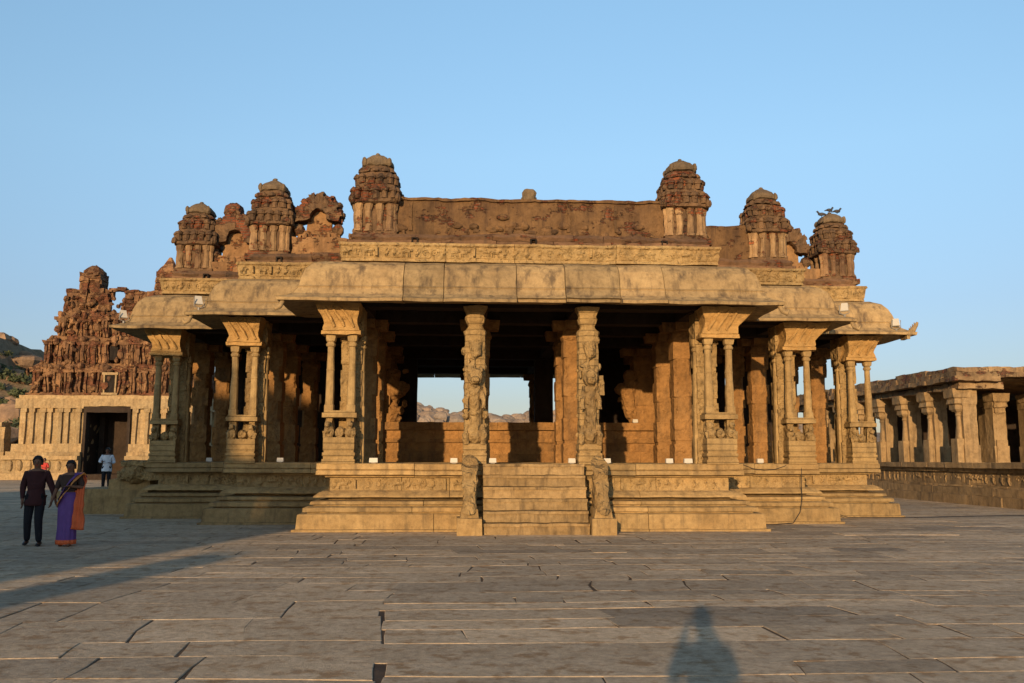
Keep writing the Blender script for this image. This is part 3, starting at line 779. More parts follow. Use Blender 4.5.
q = PY
while q < LN-.2:
    carve_figure(p, .12, q, .95, random.uniform(.3, .42), 0, 1); q += random.uniform(.3, .55)
p.build('plinth', M['pav'], pav, sub=.5, amp=.02, nscale=2)
r = MB()
for (z0, z1, o, t) in ((4.35, 4.62, .12, .2), (4.62, 4.78, .45, .2), (4.78, 5.0, .30, .5), (5.0, 5.2, .2, .6)):
    x = 0
    while x < WD:
        dx = random.uniform(1.0, 2.2); r.rt(t)
        if z0 < 4.7 and x > .5: break
        r.box(x-(o if x == 0 else 0), x+dx-.01, -o+random.uniform(-.02, .02), .6, z0, z1+random.uniform(-.03, .03)); x += dx
    y = .6
    while y < LN:
        dy = random.uniform(.8, 2.0); r.rt(t); r.box(-o+random.uniform(-.04, .04), .6, y, y+dy-.01, z0, z1+random.uniform(-.05, .05)); y += dy
r.tint(0); r.box(.3, WD, .3, LN, 4.74, 5.1)
r.build('roof', stone('pavilion_roof', (.31, .215, .115), (.17, .11, .06), stain=.55, bump=.04, brick=.35, brickcol=(.26, .10, .055)), pav, sub=.3, amp=.05, nscale=2.2, amp2=.02)
def pav_pillar(x, y, dx, dy, first=None):
    m = MB(); m.cbox(0, 0, .62, .62, 1.53, 2.2); m.rt(.2); m.cbox(0, 0, .55, .55, 2.2, 3.75); m.rt(.2); m.cbox(0, 0, .6, .6, 3.75, 4.36)
    o = m.build('pillar', M['pav'], pav, sub=.2, amp=.02, nscale=4, loc=(x, y, 0))
    c = MB(); X, Y = dx*.42, dy*.42
    c.cbox(X, Y, .46, .46, 1.53, 2.45)
    c.stack(X, Y, [(2.45, .14, 4), (2.55, .13, 3), (3.3, .085, 2), (3.36, .12, 2), (3.42, .09, 2), (3.5, .13, 4)], 12)
    c.build('colonnette', M['pav'], o, sub=.25, amp=.012)
    b = MB(); b.loft([[(X-hx, Y-hx, z), (X+hx, Y-hx, z), (X+hx, Y+hx, z), (X-hx, Y+hx, z)] for z, hx in ((3.5, .16), (3.58, .24), (3.75, .22), (3.8, .3), (3.98, .26), (4.05, .34), (4.36, .38))])
    b.build('capital', M['pav'], o, sub=.15, amp=.03, nscale=4)
    return o
a = pav_pillar(.47, .55, -.75, .0); 
for k in range(1, 7):
    c = copytree(a, pav); c.location = (.47, .55+k*2.15, 0)
b = pav_pillar(3.0, 2.8, 0, -.3)
for k in range(0, 4):
    c = copytree(b, pav); c.location = (5.2+k*3.6, .62, 0)
for k in range(6):
    for j in range(2):
        c = copytree(b, pav); c.location = (4.8+k*2.4, 3.4+j*3.0, 0)
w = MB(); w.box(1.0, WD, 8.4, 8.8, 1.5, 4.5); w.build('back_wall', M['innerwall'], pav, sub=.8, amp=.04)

# ------------------------------------------------------------------ unseen building behind the viewer, shaped so its shade falls across the left of the court
random.seed(17)
cas = empty('gateway_tower', (-14.5, -34, 0), label='unseen stepped stone building behind the viewer on the left, shaped for its shade', cat='gateway')
c = MB()
c.box(-24, .3, -8, 0.3, -.1, 1.3); c.box(1.0, 1.75, -1.0, 0, -.1, 5.0); c.box(.3, 1.0, -1.0, 0, -.1, 2.2); c.box(-1.0, 0, -1.3, 0, 1.2, 7.8); c.box(-2.6, -1.7, -1.3, 0, 1.2, 7.8); c.box(-24, -3.0, -4, 0, 1.2, 7.8); c.box(-3.2, 0, -1.3, 0, 7.0, 7.8)
c.box(-24, -4.0, -7.4, -.4, 7.7, 11.3); c.box(-24, -8.2, -7, -.8, 11.2, 12.4); c.box(-24, -11.5, -6.5, -1, 12.3, 14.6); c.box(-24, -15, -6, -1.2, 14.5, 17)
for q in range(12): c.cbox(-1-q*1.9, -.4, .8, .5, 1.2, 7.7)
c.build('stone_base', M['gstone'], cas, sub=.9, amp=.12, nscale=.9, amp2=.04)

# ------------------------------------------------------------------ ground
g = MB(); g.add([(-4000, -4000, 0), (4000, -4000, 0), (4000, 4000, 0), (-4000, 4000, 0)], [(0, 1, 2, 3)])
o = g.build('ground', M['soil'], loc=(0, 0, -.0075)); tag(o, kind='structure')
random.seed(23)
pv = MB()
y = -26.0
def in_hall(x0, x1, y0, y1):
    p = plan(-.4); 
    for hw, a, b in ((W1-.4, .4, 18.4), (W2-.4, 2.8, 16), (W3-.4, 5.2, 13.6)):
        if x0 > -hw and x1 < hw and y0 > a and y1 < b: return True
    if x0 > vx+.2 and y0 > vy-6.8 and y1 < vy+16: return True
    if x0 > GX-6 and x1 < GX+6 and y0 > GY+.4: return True
    return False
def lay(xa, xb, ya, yb, dlo, dhi, llo, lhi):
    y = ya
    while y < yb-.01:
        far = y > 12
        d = random.uniform(dlo, dhi)*(1.5 if far else 1)
        if yb-(y+d) < .3: d = yb-y
        x = xa+(random.uniform(-.25, .0))
        while x < xb-.05:
            L = random.uniform(llo, lhi) if random.random() < .8 else random.uniform(.5, 1.1)
            if xb-x-L < .4: L = xb-x
            if in_hall(x, x+L, y, y+d): x += L; continue
            slab(x, y, L, d)
            x += L
        y += d
def slab(x, y, L, d):
    g = random.uniform(.0015, .006); s = .006
    if random.random() < .05: g = .012
    z0 = random.gauss(0, .0010)+(random.uniform(.002, .005) if random.random() < .07 else 0); tx = random.gauss(0, .0008); ty = random.gauss(0, .0012)
    gx = min(g*random.choice((1, 2, 4)), .018); c4 = [(x+gx, y+g), (x+L-gx, y+g), (x+L-gx, y+d-g), (x+gx, y+d-g)]
    c4 = [(a+random.uniform(-.02, .02), b+random.uniform(-.012, .012)) for a, b in c4]
    cx, cy = x+L/2, y+d/2
    zf = lambda a, b: z0+tx*(a-cx)+ty*(b-cy)
    pv.tint(random.gauss(0, .3))
    # ragged outline: several points per edge
    pts = []
    for i in range(4):
        p, q = c4[i], c4[(i+1) % 4]; n = 4 if i % 2 == 0 else 2
        for k in range(n):
            t = k/n; jj = .010 if k else 0
            pts.append((p[0]+(q[0]-p[0])*t+random.uniform(-jj, jj), p[1]+(q[1]-p[1])*t+random.uniform(-jj, jj)))
    n = len(pts); b = len(pv.v)
    pv.v += [(a, bb, -.06) for a, bb in pts]+[(a, bb, zf(a, bb)-.004) for a, bb in pts]
    ins = [(a+(cx-a)/abs(cx-a+1e-6)*min(s, abs(cx-a)), bb+(cy-bb)/abs(cy-bb+1e-6)*min(s, abs(cy-bb))) for a, bb in pts]
    pv.v += [(a, bb, zf(a, bb)) for a, bb in ins]
    for i in range(n):
        j = (i+1) % n
        pv.face((b+i, b+j, b+n+j, b+n+i)); pv.face((b+n+i, b+n+j, b+2*n+j, b+2*n+i))
    pv.face(tuple(b+2*n+i for i in range(n)))
lay(-52, -2.3, -26, -8.2, .6, 1.3, .8, 1.8)
lay(-2.25, 42, -26, -8.2, .38, .80, .9, 3.2)
lay(-52, 42, -8.2, 56, .38, .85, .8, 2.8)
def warp(p):
    a = noise.noise_vector(Vector((p[0]*.16, p[1]*.28, 1.3)))*.34; b = noise.noise_vector(Vector((p[0]*.7, p[1]*1.1, 7.7)))*.07
    return (p[0]+a.x*1.3+b.x, p[1]+a.y+b.y, p[2])
pv.v = [warp(p) for p in pv.v]
o = pv.build('paving', M['paveslab']); tag(o, kind='structure')

# ------------------------------------------------------------------ hills
def hill(name, pts, y, depth, mat, seed, amp, w=None):
    """ridge of given (x, height) outline, real depth front to back"""
    m = bpy.data.meshes.new(name); vs = []; fs = []
    xs = [q[0] for q in pts]; x0, x1 = min(xs), max(xs); nx, ny = 150, 26
    def hgt(x):
        for (a, ha), (b, hb) in zip(pts, pts[1:]):
            if a <= x <= b: t = (x-a)/(b-a); t = t*t*(3-2*t); return ha+(hb-ha)*t
        return 0
    for j in range(ny+1):
        v = j/ny
        for i in range(nx+1):
            x = x0+(x1-x0)*i/nx; yy = y-depth/2+depth*v
            h = hgt(x)*math.sin(math.pi*v)**.8
            n1 = noise.noise(Vector((x/amp*.16+seed, yy/amp*.16, 0)))*amp*1.2 + noise.noise(Vector((x/amp*.6+seed, yy/amp*.6, 3)))*amp*.6
            vs.append((x, yy, max(-2, h+n1*min(1, h/8.0))-.5))
    for j in range(ny):
        for i in range(nx):
            a = j*(nx+1)+i; fs.append((a, a+1, a+nx+2, a+nx+1))
    m.from_pydata(vs, [], fs); m.materials.append(mat)
    o = bpy.data.objects.new(name, m); COL.objects.link(o); tag(o, kind='structure')
    return vs
def rocks(name, vs, n, rmin, rmax, mat, seed, label, zmin=1.0, cond=None):
    rnd = random.Random(seed); mb = MB()
    cand = [v for v in vs if v[2] > zmin and (cond is None or cond(v))]
    for _ in range(n):
        v = rnd.choice(cand); r = rnd.uniform(rmin, rmax)*rnd.uniform(.5, 1); mb.tint(rnd.uniform(-.5, .5))
        mb.blob((v[0]+rnd.uniform(-3, 3), v[1]+rnd.uniform(-3, 3), v[2]+r*.2), (r*rnd.uniform(.8, 1.5), r*rnd.uniform(.8, 1.3), r*rnd.uniform(.6, 1.1)), 9, 6)
    o = mb.build(name, mat, amp=rmax*.35, nscale=.45/rmax*1.4, amp2=rmax*.08); tag(o, label, 'boulders', kind='stuff')
# left hill near the gateway
hv = hill('hill', [(-330, 10), (-270, 26), (-215, 36), (-186, 40), (-165, 30), (-152, 32), (-145, 39), (-140, 33), (-134, 26), (-118, 22), (-95, 12), (-70, 0)], 268, 170, M['scrub'], 3, 3.0)
rocks('hillside_boulders', hv, 800, 1.5, 4.6, M['rock'], 4, 'orange brown boulders heaped on the hillside behind the gateway', 4)
top = [v for v in hv if abs(v[0]+150) < 12]
hv2 = hill('far_hills', [(-700, 20), (-420, 30), (-250, 30), (-120, 38), (-62, 41), (-35, 40), (-10, 35), (20, 34), (60, 34), (160, 30), (300, 20), (520, 30), (800, 10)], 700, 260, M['rockfar'], 8, 9.0)
rocks('distant_boulders', hv2, 3600, 2, 6.5, M['rockfar'], 9, 'pale distant boulder hills seen through the open hall', 6, lambda v: -330 < v[0] < 260 and v[1] < 720)
# shrubs on the left hill
rnd = random.Random(31); sb = MB()
cand = [v for v in hv if 2 < v[2] < 32 and v[1] < 262 and v[0] > -260]
for _ in range(900):
    v = rnd.choice(cand); r = rnd.uniform(1.2, 3.2)
    for q in range(46):
        a = rnd.uniform(0, 6.28); e = rnd.uniform(0, 1.4); rr = r*rnd.uniform(.5, 1)
        c = Vector((v[0]+rr*math.cos(a)*math.cos(e), v[1]+rr*math.sin(a)*math.cos(e), v[2]+.3*r+rr*.8*math.sin(e)))
        u = Vector((rnd.uniform(-1, 1), rnd.uniform(-1, 1), rnd.uniform(-1, 1)))*.5; w = Vector((rnd.uniform(-1, 1), rnd.uniform(-1, 1), rnd.uniform(-1, 1)))*.5
        sb.add([c-u, c-w, c+u, c+w], [(0, 1, 2, 3)])
o = sb.build('hillside_shrubs', M['shrub']); tag(o, 'dark green scrub covering the lower hillside left of the gateway', 'shrubs', kind='stuff')

# ------------------------------------------------------------------ lamps
def ground_lamp(x, y, z, label, rz=0, w=.17):
    t = MB(); t.box(-w/2, w/2, -.06, .06, .02, .125, tx=.006, ty=.01)
    o = t.build('floodlight', M['white'], loc=(x, y, z)); o.rotation_euler.z = rz
    tag(o, label, 'floodlight', 'small floodlights along the platform edge')
    g = MB(); g.box(-w/2+.015, w/2-.015, .056, .066, .035, .11); g.build('lamp_glass', M['lens'], o)
    f = MB(); f.box(-.05, .05, -.04, .04, 0, .022); f.build('foot', M['greymetal'], o)
fe = .62
LAMPS = [(-8.9, Y2+.9, 'small box floodlight behind the gap right of the far left pillar cluster'),
         (-8.25, Y2+.6, 'small box floodlight left of the second pillar cluster, in shade'),
         (-6.35, Y1+.62, 'bright white box floodlight right of the second pillar cluster from the left'),
         (-3.72, fe, 'flat box floodlight just right of the left front pillar cluster'),
         (-1.84, fe-.05, 'white box floodlight at the left foot of the left beast pillar'),
         (-.93, fe-.05, 'box floodlight at the right foot of the left beast pillar above the stairs'),
         (.94, fe-.05, 'white box floodlight at the left foot of the right beast pillar above the stairs'),
         (1.78, fe-.05, 'white box floodlight at the right foot of the right beast pillar'),
         (3.28, fe, 'box floodlight left of the right front pillar cluster, farther from the cluster'),
         (3.72, fe-.05, 'larger white box floodlight touching the right front pillar cluster'),
         (5.55, Y1+.62, 'box floodlight right of the right front pillar cluster where the cable starts'),
         (6.25, Y1+.62, 'white box floodlight left of the fifth pillar cluster where the cable ends'),
         (8.5, Y2+.60, 'white box floodlight left of the far right pillar cluster')]
for x, y, l in LAMPS: ground_lamp(x, y, PT-.003, l, 0, .2 if 'larger' in l or 'flat' in l else .17)
ground_lamp(1.95, IY+.15, 2.795, 'small box floodlight on the raised inner platform under the far opening')
ground_lamp(3.9, IY+.15, 2.795, 'small box floodlight on the raised inner platform beside the lit beast carving')
def eave_lamp(x, y, z, label, rz, big=1):
    s = MB(); s.box(-.10, .10, -.02, .03, .12, .36, tx=.02, M=Matrix.Rotation(R(-25), 4, 'X')); 
    o = s.build('eave_floodlight', M['white'], loc=(x, y, z)); o.rotation_euler.z = rz
    tag(o, label, 'floodlight', 'floodlights on the eave corners')
    t = MB(); t.tube([(-.12, 0, .26), (-.12, .02, .05), (0, .03, .0), (.12, .02, .05), (.12, 0, .26)], .014, 5); t.tube([(0, .03, -.05), (0, .03, .02)], .03, 6)
    t.build('bracket', M['greymetal'], o)
    g = MB(); g.box(-.08, .08, .03, .04, .15, .33, M=Matrix.Rotation(R(-25), 4, 'X')); g.build('lamp_glass', M['lens'], o)
eave_lamp(-11.1, Y2-.25, 5.42, 'pale floodlight panel at the far left eave corner', .6)
eave_lamp(-8.35, Y1-.25, 5.42, 'pale floodlight panel on the second eave from the left', .5)
eave_lamp(8.35, Y1-.25, 5.42, 'tilted white floodlight on the second eave from the right', -.5)
eave_lamp(10.9, Y2-.28, 5.40, 'upright boxy floodlight at the far right eave corner', -.4)

# ------------------------------------------------------------------ cables
def cable(pts, label, r=.010):
    m = MB(); P = []
    for i in range(len(pts)-1):
        a, b = Vector(pts[i]), Vector(pts[i+1])
        for q in range(6): P.append(a.lerp(b, q/6))
    P.append(Vector(pts[-1])); m.tube(P, r, 6)
    o = m.build('cable', M['cable'], smooth=True); tag(o, label, 'cable')
yq = Y1+.44
cable([(5.6, yq+.1, 1.56), (5.75, yq, 1.50), (6.0, yq-.01, 1.40), (6.3, yq-.01, 1.36), (6.6, yq-.01, 1.39), (6.85, yq, 1.47), (7.0, yq+.06, 1.56)], 'black cable sagging below the platform edge beside the right front pillars')
cable([(7.32, yq+.08, 1.56), (7.30, yq-.0, 1.4), (7.27, yq-.02, 1.0), (7.2, yq-.22, .62), (7.05, yq-.45, .3), (6.85, Y1-.05, .03), (6.2, Y1-.4, .015), (5.8, Y1-.45, .015)], 'black cable running down the plinth of the second bay on the right')
cable([(8.1, yq+1.3, .6), (8.6, Y2-.1, .25), (9.2, Y2-.3, .03), (10.4, Y2-.2, .02), (11.6, Y2-.1, .02), (14, Y2+.6, .02), (17.5, Y2+1.0, .02)], 'black cable lying along the paving at the foot of the far right plinth')

# ------------------------------------------------------------------ birds
def bird(x, y, z, label, rz):
    m = MB(); m.blob((0, 0, .09), (.11, .05, .055), 8, 6); m.tube([(-.08, 0, .09), (-.2, 0, .05)], [.035, .012], 6)
    m.tube([(.07, 0, .11), (.11, 0, .17)], [.035, .028], 6); m.blob((.12, 0, .18), .03, 7, 5); m.tube([(.14, 0, .18), (.175, 0, .172)], [.01, .003], 5)
    m.tube([(0, .02, .05), (0, .02, 0)], .006, 4); m.tube([(0, -.02, .05), (0, -.02, 0)], .006, 4)
    o = m.build('bird', M['bird'], smooth=True, loc=(x, y, z)); o.rotation_euler.z = rz
    tag(o, label, 'bird', 'birds perched on the far right turret')
bird(9.60, 6.35, 9.24, 'dark bird on the left shoulder of the far right turret dome', 2.9)
bird(9.93, 6.5, 9.42, 'dark bird at the very top of the far right turret dome', .3)
bird(10.13, 6.4, 9.36, 'dark bird facing right on the far right turret dome', 0.1)

# ------------------------------------------------------------------ people
def skinmesh(joints, edges, name, mat, parent=None, sub=2, loc=(0, 0, 0), root=0):
    me = bpy.data.meshes.new(name)
    me.from_pydata([j[0] for j in joints], edges, [])
    o = bpy.data.objects.new(name, me); COL.objects.link(o)
    sk = o.modifiers.new('s', 'SKIN'); sk.use_smooth_shade = True
    sv = me.skin_vertices[0].data if me.skin_vertices else None
    if sv is None:
        bm = bmesh.new(); bm.from_mesh(me); bm.verts.layers.skin.verify(); bm.to_mesh(me); bm.free(); sv = me.skin_vertices[0].data
    for i, j in enumerate(joints):
        r = j[1]; sv[i].radius = (r, r) if not isinstance(r, tuple) else r
        sv[i].use_root = (i == root)
    ss = o.modifiers.new('d', 'SUBSURF'); ss.levels = sub; ss.render_levels = sub
    dg = bpy.context.evaluated_depsgraph_get(); dg.update()
    nm = bpy.data.meshes.new_from_object(o.evaluated_get(dg)); nm.name = name
    nm.polygons.foreach_set('use_smooth', [True]*len(nm.polygons))
    o.modifiers.clear(); o.data = nm; nm.materials.clear(); nm.materials.append(mat)
    o.location = loc
    if parent: o.parent = parent
    return o
def person(x, y, rz, h, label, pose, build, z=0, cat='person'):
    root = empty('person', (x, y, z), rz, label=label, cat=cat)
    k = h/1.7
    S = lambda p: (p[0]*k, p[1]*k, p[2]*k)
    J = {}
    # facing -Y ; x>0 is the figure's left
    J['pel'] = ((0, 0, .95), (.15, .11)); J['bel'] = ((0, 0, 1.08), (.135, .10)); J['che'] = ((0, 0, 1.27), (.155, .11)); J['nb'] = ((0, .01, 1.42), (.10, .08))
    J['nk'] = ((0, -.005, 1.48), .052); J['h0'] = ((0, -.015, 1.545), (.068, .075)); J['h1'] = ((0, -.012, 1.62), (.078, .092)); J['h2'] = ((0, 0, 1.675), (.06, .072))
    J['nose'] = ((0, -.112, 1.59), .010)
    E = [('pel', 'bel'), ('bel', 'che'), ('che', 'nb'), ('nb', 'nk'), ('nk', 'h0'), ('h0', 'h1'), ('h1', 'h2')]
    for s, n in ((-1, 'R'), (1, 'L')):
        ps = pose[n]
        J['hip'+n] = ((s*.09, 0, .90), .098); J['kn'+n] = (ps['knee'], .062); J['ca'+n] = (tuple(a*.7+b*.3 for a, b in zip(ps['knee'], ps['ankle'])), .058); J['an'+n] = (ps['ankle'], .04)
        ax, ay, az = ps['ankle']; J['he'+n] = ((ax, ay+.0, az-.045), .035); J['to'+n] = ((ax+s*.015, ay-.16, az-.055), (.038, .022))
        J['sh'+n] = ((s*.17, .01, 1.385), .062); J['el'+n] = (ps['elbow'], .042); J['wr'+n] = (ps['wrist'], .027)
        E += [('pel', 'hip'+n), ('hip'+n, 'kn'+n), ('kn'+n, 'ca'+n), ('ca'+n, 'an'+n), ('an'+n, 'he'+n), ('he'+n, 'to'+n), ('nb', 'sh'+n), ('sh'+n, 'el'+n), ('el'+n, 'wr'+n)]
        wv = Vector(ps['wrist']); d = ps.get('hand'); d = (Vector(d) if d else (wv-Vector(ps['elbow']))).normalized()
        side = Vector((0, -1, 0)) if abs(d.y) < .8 else Vector((0, 0, 1)); side = (side-d*side.dot(d)).normalized(); inw = d.cross(side)*s
        J['pa'+n] = (tuple(wv+d*.075), (.034, .018)); E.append(('wr'+n, 'pa'+n))
        for q, (off, ln) in enumerate(((.032, .065), (.011, .078), (-.011, .072), (-.03, .055))):
            b0 = wv+d*.095+side*off; b1 = b0+d*ln*.5+inw*-.006; b2 = b0+d*ln*.9+inw*-.022
            J[f'f{n}{q}a'] = (tuple(b0), .0095); J[f'f{n}{q}b'] = (tuple(b1), .0088); J[f'f{n}{q}c'] = (tuple(b2), .0075)
            E += [('pa'+n, f'f{n}{q}a'), (f'f{n}{q}a', f'f{n}{q}b'), (f'f{n}{q}b', f'f{n}{q}c')]
        t0 = wv+d*.035+side*.04; t1 = t0+d*.045+side*.018
        J['t'+n] = (tuple(t0), .011); J['u'+n] = (tuple(t1), .009); E += [('wr'+n, 't'+n), ('t'+n, 'u'+n)]
    names = list(J); idx = {n: i for i, n in enumerate(names)}
    sc = lambda r: (r[0]*k, r[1]*k) if isinstance(r, tuple) else r*k
    jn = [(S(J[n][0]), sc(J[n][1])) for n in names if n != 'nose']
    names = [n for n in names if n != 'nose']; idx = {n: i for i, n in enumerate(names)}
    body = skinmesh(jn, [(idx[a], idx[b]) for a, b in E], 'body', M['skin'], root, 2, root=idx['pel'])
    # face: nose, ears, eyes, mouth (join into body mesh)
    f = MB(); f.blob(S((0, -.100, 1.585)), (.014*k, .02*k, .022*k), 8, 5)
    for s in (-1, 1): f.blob(S((s*.078, .005, 1.59)), (.012*k, .022*k, .03*k), 8, 5)
    fo = f.build('face_features', M['skin'], body, smooth=True)
    e = MB()
    for s in (-1, 1): e.blob(S((s*.03, -.086, 1.61)), (.014*k, .008*k, .007*k), 8, 5)
    e.build('eyes', M['hair'], body, smooth=True)
    mo = MB(); mo.blob(S((0, -.086, 1.545)), (.024*k, .008*k, .006*k), 8, 5); mo.build('mouth', M['redcloth'], body, smooth=True)
    def sub(nlist, grow, name, mat, ends=None, par=root, extra=None):
        jj = []; ii = {}
        for n in nlist:
            p, r = J[n]; g = grow
            r = (r[0]+g, r[1]+g) if isinstance(r, tuple) else r+g
            if extra and n in extra: p, r = extra[n](p, r)
            ii[n] = len(jj); jj.append((S(p), sc(r)))
        ed = [(ii[a], ii[b]) for a, b in E if a in ii and b in ii]
        return skinmesh(jj, ed, name, mat, par, 2, root=0)
    build(root, body, J, sub, S, k)
    return root
def hair_short(S, k, parent, bun=0):
    h = MB(); rings = []
    for q in range(7):
        t = q/6; z = 1.60+.135*t; w = .092*math.sqrt(max(0, 1-((t-.15)/.88)**2))+.006
        rings.append([S((w*math.cos(a), (.012+w*1.12*math.sin(a)) if math.sin(a) > -.4 else (.02-w*1.0+ (.0 if t > .45 else .06)), z-(.05 if math.sin(a) > .1 and q == 0 else 0))) for a in [2*math.pi*i/16 for i in range(16)]])
    h.loft(rings)
    if bun: h.blob(S((0, .11, 1.60)), (.05*k, .045*k, .05*k), 10, 6); h.tube([S((0, .09, 1.6)), S((.02, .13, 1.4)), S((.02, .13, 1.15))], [.03*k, .03*k, .015*k], 8)
    return h.build('hair', M['hair'], parent, smooth=True, sub=.05, amp=.006, nscale=30)
def shoes(S, k, parent, J, mat):
    for n, s in (('R', -1), ('L', 1)):
        ax, ay, az = J['an'+n][0]; m = MB()
        rg = []
        for (dy, w, h) in ((.05, .03, .07), (.03, .042, .10), (-.02, .045, .10), (-.09, .048, .07), (-.16, .045, .05), (-.20, .025, .03)):
            rg.append([S((ax+s*.01+w*math.cos(a), ay+dy, az-.085+max(0, h*.5+h*.5*math.sin(a)))) for a in [2*math.pi*i/10 for i in range(10)]])
        m.loft(rg); m.build('shoe', mat, parent, smooth=True)
def build_man(shirt, trouser):
    def f(root, body, J, sub, S, k):
        sub(['che', 'bel', 'pel', 'nb', 'shR', 'elR', 'shL', 'elL', 'wrR', 'wrL'], .022, 'shirt', shirt,
            extra={'nb': lambda p, r: ((p[0], p[1], p[2]-.01), (.105, .085)), 'wrR': lambda p, r: (p, .036), 'wrL': lambda p, r: (p, .036), 'pel': lambda p, r: ((0, 0, .84), (.168, .125))})
        sub(['pel', 'hipR', 'knR', 'caR', 'anR', 'hipL', 'knL', 'caL', 'anL'], .018, 'trousers', trouser,
            extra={'pel': lambda p, r: ((0, 0, .93), (.12, .11)), 'hipR': lambda p, r: (p, .112), 'hipL': lambda p, r: (p, .112), 'anR': lambda p, r: ((p[0], p[1], p[2]-.02), .06), 'anL': lambda p, r: ((p[0], p[1], p[2]-.02), .06)})
        tl = MB(); tl.loft([[S((rx*math.cos(a), ry*math.sin(a), z)) for a in [2*math.pi*i/20 for i in range(20)]] for z, rx, ry in ((.77, .195, .155), (.84, .195, .155), (.95, .18, .142), (1.08, .152, .115), (1.2, .158, .118))])
        tl.build('shirt_tail', shirt, root, smooth=True, sub=.06, amp=.01, nscale=9)
        hair_short(S, k, body); shoes(S, k, root, J, M['shoe'])
    return f
def build_sari(root, body, J, sub, S, k):
    sub(['che', 'bel', 'nb', 'shR', 'elR', 'shL', 'elL'], .018, 'blouse', M['blouse'])
    # draped skirt
    m = MB(); rg = []
    for z, rx, ry, cy in ((.05, .17, .17, -.02), (.08, .175, .175, -.02), (.35, .172, .155, -.01), (.6, .185, .16, 0), (.85, .20, .155, 0), (.98, .17, .135, 0), (1.08, .155, .12, 0)):
        rg.append([S((rx*(1+.10*math.sin(a*11)*(1.1-z))*math.cos(a), cy+ry*(1+.10*math.sin(a*11)*(1.1-z))*math.sin(a), z)) for a in [2*math.pi*i/44 for i in range(44)]])
    m.loft(rg); sk = m.build('sari_skirt', M['sari'], root, smooth=True)
    b = MB(); b.loft([[S((rx*1.03*(1+.10*math.sin(a*11))*math.cos(a), -.02+ry*1.03*(1+.10*math.sin(a*11))*math.sin(a), z)) for a in [2*math.pi*i/44 for i in range(44)]] for z, rx, ry in ((.04, .173, .175), (.13, .175, .172))])
    b.build('hem', M['border'], sk, smooth=True)
    # cloth across the chest up to the left shoulder and hanging behind/beside
    def strip(path, w, name, mat):
        c = MB(); rr = []
        for (p, wd, nrm) in path:
            p = Vector(p); wd = Vector(wd); nrm = Vector(nrm)*.012
            rr.append([S(p-wd*w+nrm), S(p+nrm*1.6), S(p+wd*w+nrm), S(p+wd*w-nrm), S(p-wd*w-nrm)])
        c.loft(rr); return c.build(name, mat, root, smooth=True, sub=.06, amp=.012, nscale=9)
    strip([((-.17, -.06, .95), (.3, 0, .95), (-.4, -1, 0)), ((-.10, -.15, 1.06), (.45, 0, .9), (0, -1, 0)), ((.0, -.165, 1.2), (.6, 0, .8), (0, -1, 0)), ((.11, -.13, 1.36), (.75, 0, .65), (0, -1, .3)),
           ((.17, -.02, 1.465), (.95, 0, .1), (0, -.1, 1)), ((.19, .12, 1.38), (1, 0, 0), (0, 1, 0))], .11, 'sari_drape', M['sari'])
    strip([((-.19, -.08, .86), (.2, 0, .97), (-.4, -1, 0)), ((-.08, -.19, .98), (.45, 0, .9), (0, -1, 0)), ((.05, -.195, 1.15), (.6, 0, .8), (0, -1, 0)), ((.15, -.16, 1.31), (.75, 0, .65), (0, -1, .3)),
           ((.21, -.03, 1.465), (.95, 0, .1), (0, -.1, 1)), ((.22, .13, 1.38), (1, 0, 0), (0, 1, 0))], .08, 'gold_border', M['gold'])
    c = MB(); rr = []
    for z, w, y in ((1.44, .06, .06), (1.3, .075, .05), (1.1, .09, .02), (.8, .115, -.01), (.55, .14, -.02), (.34, .16, -.03)):
        rr.append([S((.20+w*(t*2-1)+.02, y-.08+.02*math.sin(t*18)+(.10 if y > .04 else -.02), z)) for t in [i/10 for i in range(11)]]+[S((.20+w*(t*2-1)+.02, y-.04+.02*math.sin(t*18)+(.10 if y > .04 else 0), z)) for t in [i/10 for i in range(10, -1, -1)]])
    c.loft(rr); c.build('hanging_drape', M['border'], root, smooth=True, sub=.07, amp=.035, nscale=5)
    hair_short(S, k, body, 1)

# camera basis, used to stand the couple on their spots
YAW = .051; CX, CY = -1.57, -20.8; CH = 1.65
def spot(px, D):
    x = (px-512)/900*D*1.0
    return (CX+x*math.cos(YAW)+D*math.sin(YAW), CY-x*math.sin(YAW)+D*math.cos(YAW))
walkM = {'R': dict(knee=(-.11, -.02, .50), ankle=(-.12, .10, .10), elbow=(-.24, .03, 1.12), wrist=(-.22, -.04, .87)),
         'L': dict(knee=(.09, -.09, .50), ankle=(.12, -.06, .085), elbow=(.28, .0, 1.12), wrist=(.36, -.06, .88), hand=(.25, -.05, -1))}
walkW = {'R': dict(knee=(-.08, -.04, .5), ankle=(-.08, .03, .085), elbow=(-.26, .02, 1.13), wrist=(-.31, -.05, .92), hand=(-.2, -.05, -1)),
         'L': dict(knee=(.08, -.06, .5), ankle=(.09, -.04, .085), elbow=(.27, -.03, 1.17), wrist=(.12, -.17, 1.20), hand=(-1, -.1, .1))}
mx, my = spot(42.5, 17.4)
person(mx, my, .25, 1.66, 'man in dark maroon shirt and black trousers walking hand in hand with a woman', walkM, build_man(M['shirt'], M['trouser']))
wx, wy = spot(75.5, 17.35)
person(wx, wy, .05, 1.58, 'woman in purple and orange sari holding the hand of the man in maroon', walkW, build_sari)
stand = {'R': dict(knee=(-.10, -.03, .50), ankle=(-.11, .02, .085), elbow=(-.29, .0, 1.15), wrist=(-.16, -.2, 1.16), hand=(.7, -.5, .2)),
         'L': dict(knee=(.10, -.02, .50), ankle=(.12, .0, .085), elbow=(.27, .03, 1.13), wrist=(.2, -.2, 1.1), hand=(-.7, -.5, .2))}
px, py = spot(111, 37.5)
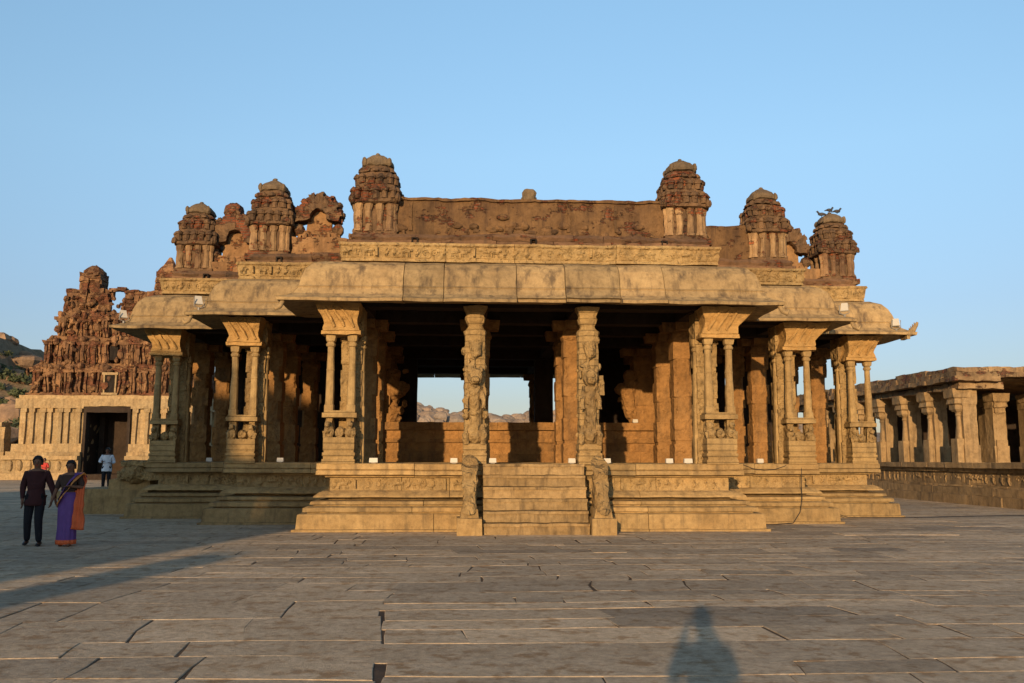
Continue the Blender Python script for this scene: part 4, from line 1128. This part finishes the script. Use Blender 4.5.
person(px, py, .2, 1.72, 'man in white shirt and dark trousers standing before the gateway doorway', stand, build_man(M['whiteshirt'], M['trouser']), z=.32)
s = MB(); s.box(-1.6, 1.4, -.9, 1.2, -.1, .32, tx=.03, ty=.03); o = s.build('stone_block', M['plinth'], loc=(px-.2, py, 0), sub=.3, amp=.02)
tag(o, 'low grey stone block under the man in the white shirt', 'stone block')
qx, qy = spot(49, 55)
person(qx, qy, .0, 1.6, 'distant person in red standing at the gateway base behind the man in maroon', stand, build_man(M['redcloth'], M['palegrey']), z=.0)
# photographer, standing behind the lens; only the shadow falls in view
ph = {'R': dict(knee=(-.12, 0, .50), ankle=(-.14, .02, .085), elbow=(-.24, -.14, 1.20), wrist=(-.13, -.22, 1.50), hand=(.4, -.3, .9)),
      'L': dict(knee=(.12, 0, .50), ankle=(.14, .02, .085), elbow=(.24, -.14, 1.20), wrist=(.13, -.22, 1.50), hand=(-.4, -.3, .9))}
def build_ph(root, body, J, sub, S, k):
    build_man(M['palegrey'], M['trouser'])(root, body, J, sub, S, k)
    h = MB(); h.stack(0, .02, [(1.66*k, .12), (1.67*k, .12), (1.69*k, .095), (1.76*k, .085), (1.80*k, .05)], 16, 2); h.build('sun_hat', M['gold'], body, smooth=True)
cpx, cpy = CX+.02-.38*math.sin(YAW), CY-.38*math.cos(YAW)
person(cpx, cpy, math.pi-YAW, 1.70, 'photographer in grey shirt and sun hat holding a camera up to the eye', ph, build_ph)

# ------------------------------------------------------------------ light, sky, camera
EL, AZ = R(9.2), R(14.0)      # sun elevation; light travels towards +Y turned AZ to the right
d = Vector((math.sin(AZ)*math.cos(EL), math.cos(AZ)*math.cos(EL), -math.sin(EL)))
L = bpy.data.lights.new('sun', 'SUN'); L.energy = 3.4; L.angle = R(.55); L.color = (1.0, .68, .37)
lo = bpy.data.objects.new('sun', L); COL.objects.link(lo); lo.rotation_euler = d.to_track_quat('-Z', 'Y').to_euler(); lo.location = (-20, -60, 30)
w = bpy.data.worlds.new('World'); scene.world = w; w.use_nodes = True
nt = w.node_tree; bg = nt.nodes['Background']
sky = nt.nodes.new('ShaderNodeTexSky'); sky.sky_type = 'NISHITA'; sky.sun_disc = False
sky.sun_elevation = EL
sd = -d   # direction towards the sun
sky.sun_rotation = math.atan2(sd.x, sd.y)
sky.air_density = 1.0; sky.dust_density = .6; sky.ozone_density = 1.2; sky.altitude = 400
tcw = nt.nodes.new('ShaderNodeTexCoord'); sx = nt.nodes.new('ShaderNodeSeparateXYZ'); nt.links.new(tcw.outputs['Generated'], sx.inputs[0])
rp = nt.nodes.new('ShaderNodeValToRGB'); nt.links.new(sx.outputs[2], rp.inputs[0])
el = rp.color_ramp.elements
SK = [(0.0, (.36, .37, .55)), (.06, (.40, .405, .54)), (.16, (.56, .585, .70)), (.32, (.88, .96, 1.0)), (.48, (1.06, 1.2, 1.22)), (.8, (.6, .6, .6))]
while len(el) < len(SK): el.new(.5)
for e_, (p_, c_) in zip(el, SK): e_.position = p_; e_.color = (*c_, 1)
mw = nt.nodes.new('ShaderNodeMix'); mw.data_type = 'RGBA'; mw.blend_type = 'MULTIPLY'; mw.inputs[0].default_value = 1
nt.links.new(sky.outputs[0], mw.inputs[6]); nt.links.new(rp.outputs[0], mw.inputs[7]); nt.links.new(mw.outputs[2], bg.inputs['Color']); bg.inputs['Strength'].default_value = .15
cam = bpy.data.cameras.new('camera'); co = bpy.data.objects.new('camera', cam); COL.objects.link(co)
cam.sensor_width = 36; cam.lens = 900/1024*36; cam.clip_end = 9000; cam.clip_start = .02
co.location = (CX, CY, CH)
co.rotation_mode = 'XYZ'
mt = Matrix.Rotation(-YAW, 4, 'Z') @ Matrix.Rotation(math.pi/2+.1295, 4, 'X') @ Matrix.Rotation(.002, 4, 'Z')
co.rotation_euler = mt.to_euler()
scene.camera = co
scene.view_settings.view_transform = 'Standard'; scene.view_settings.look = 'None'
scene.view_settings.gamma = 1; scene.view_settings.exposure = 0.62
scene.render.engine = 'CYCLES'
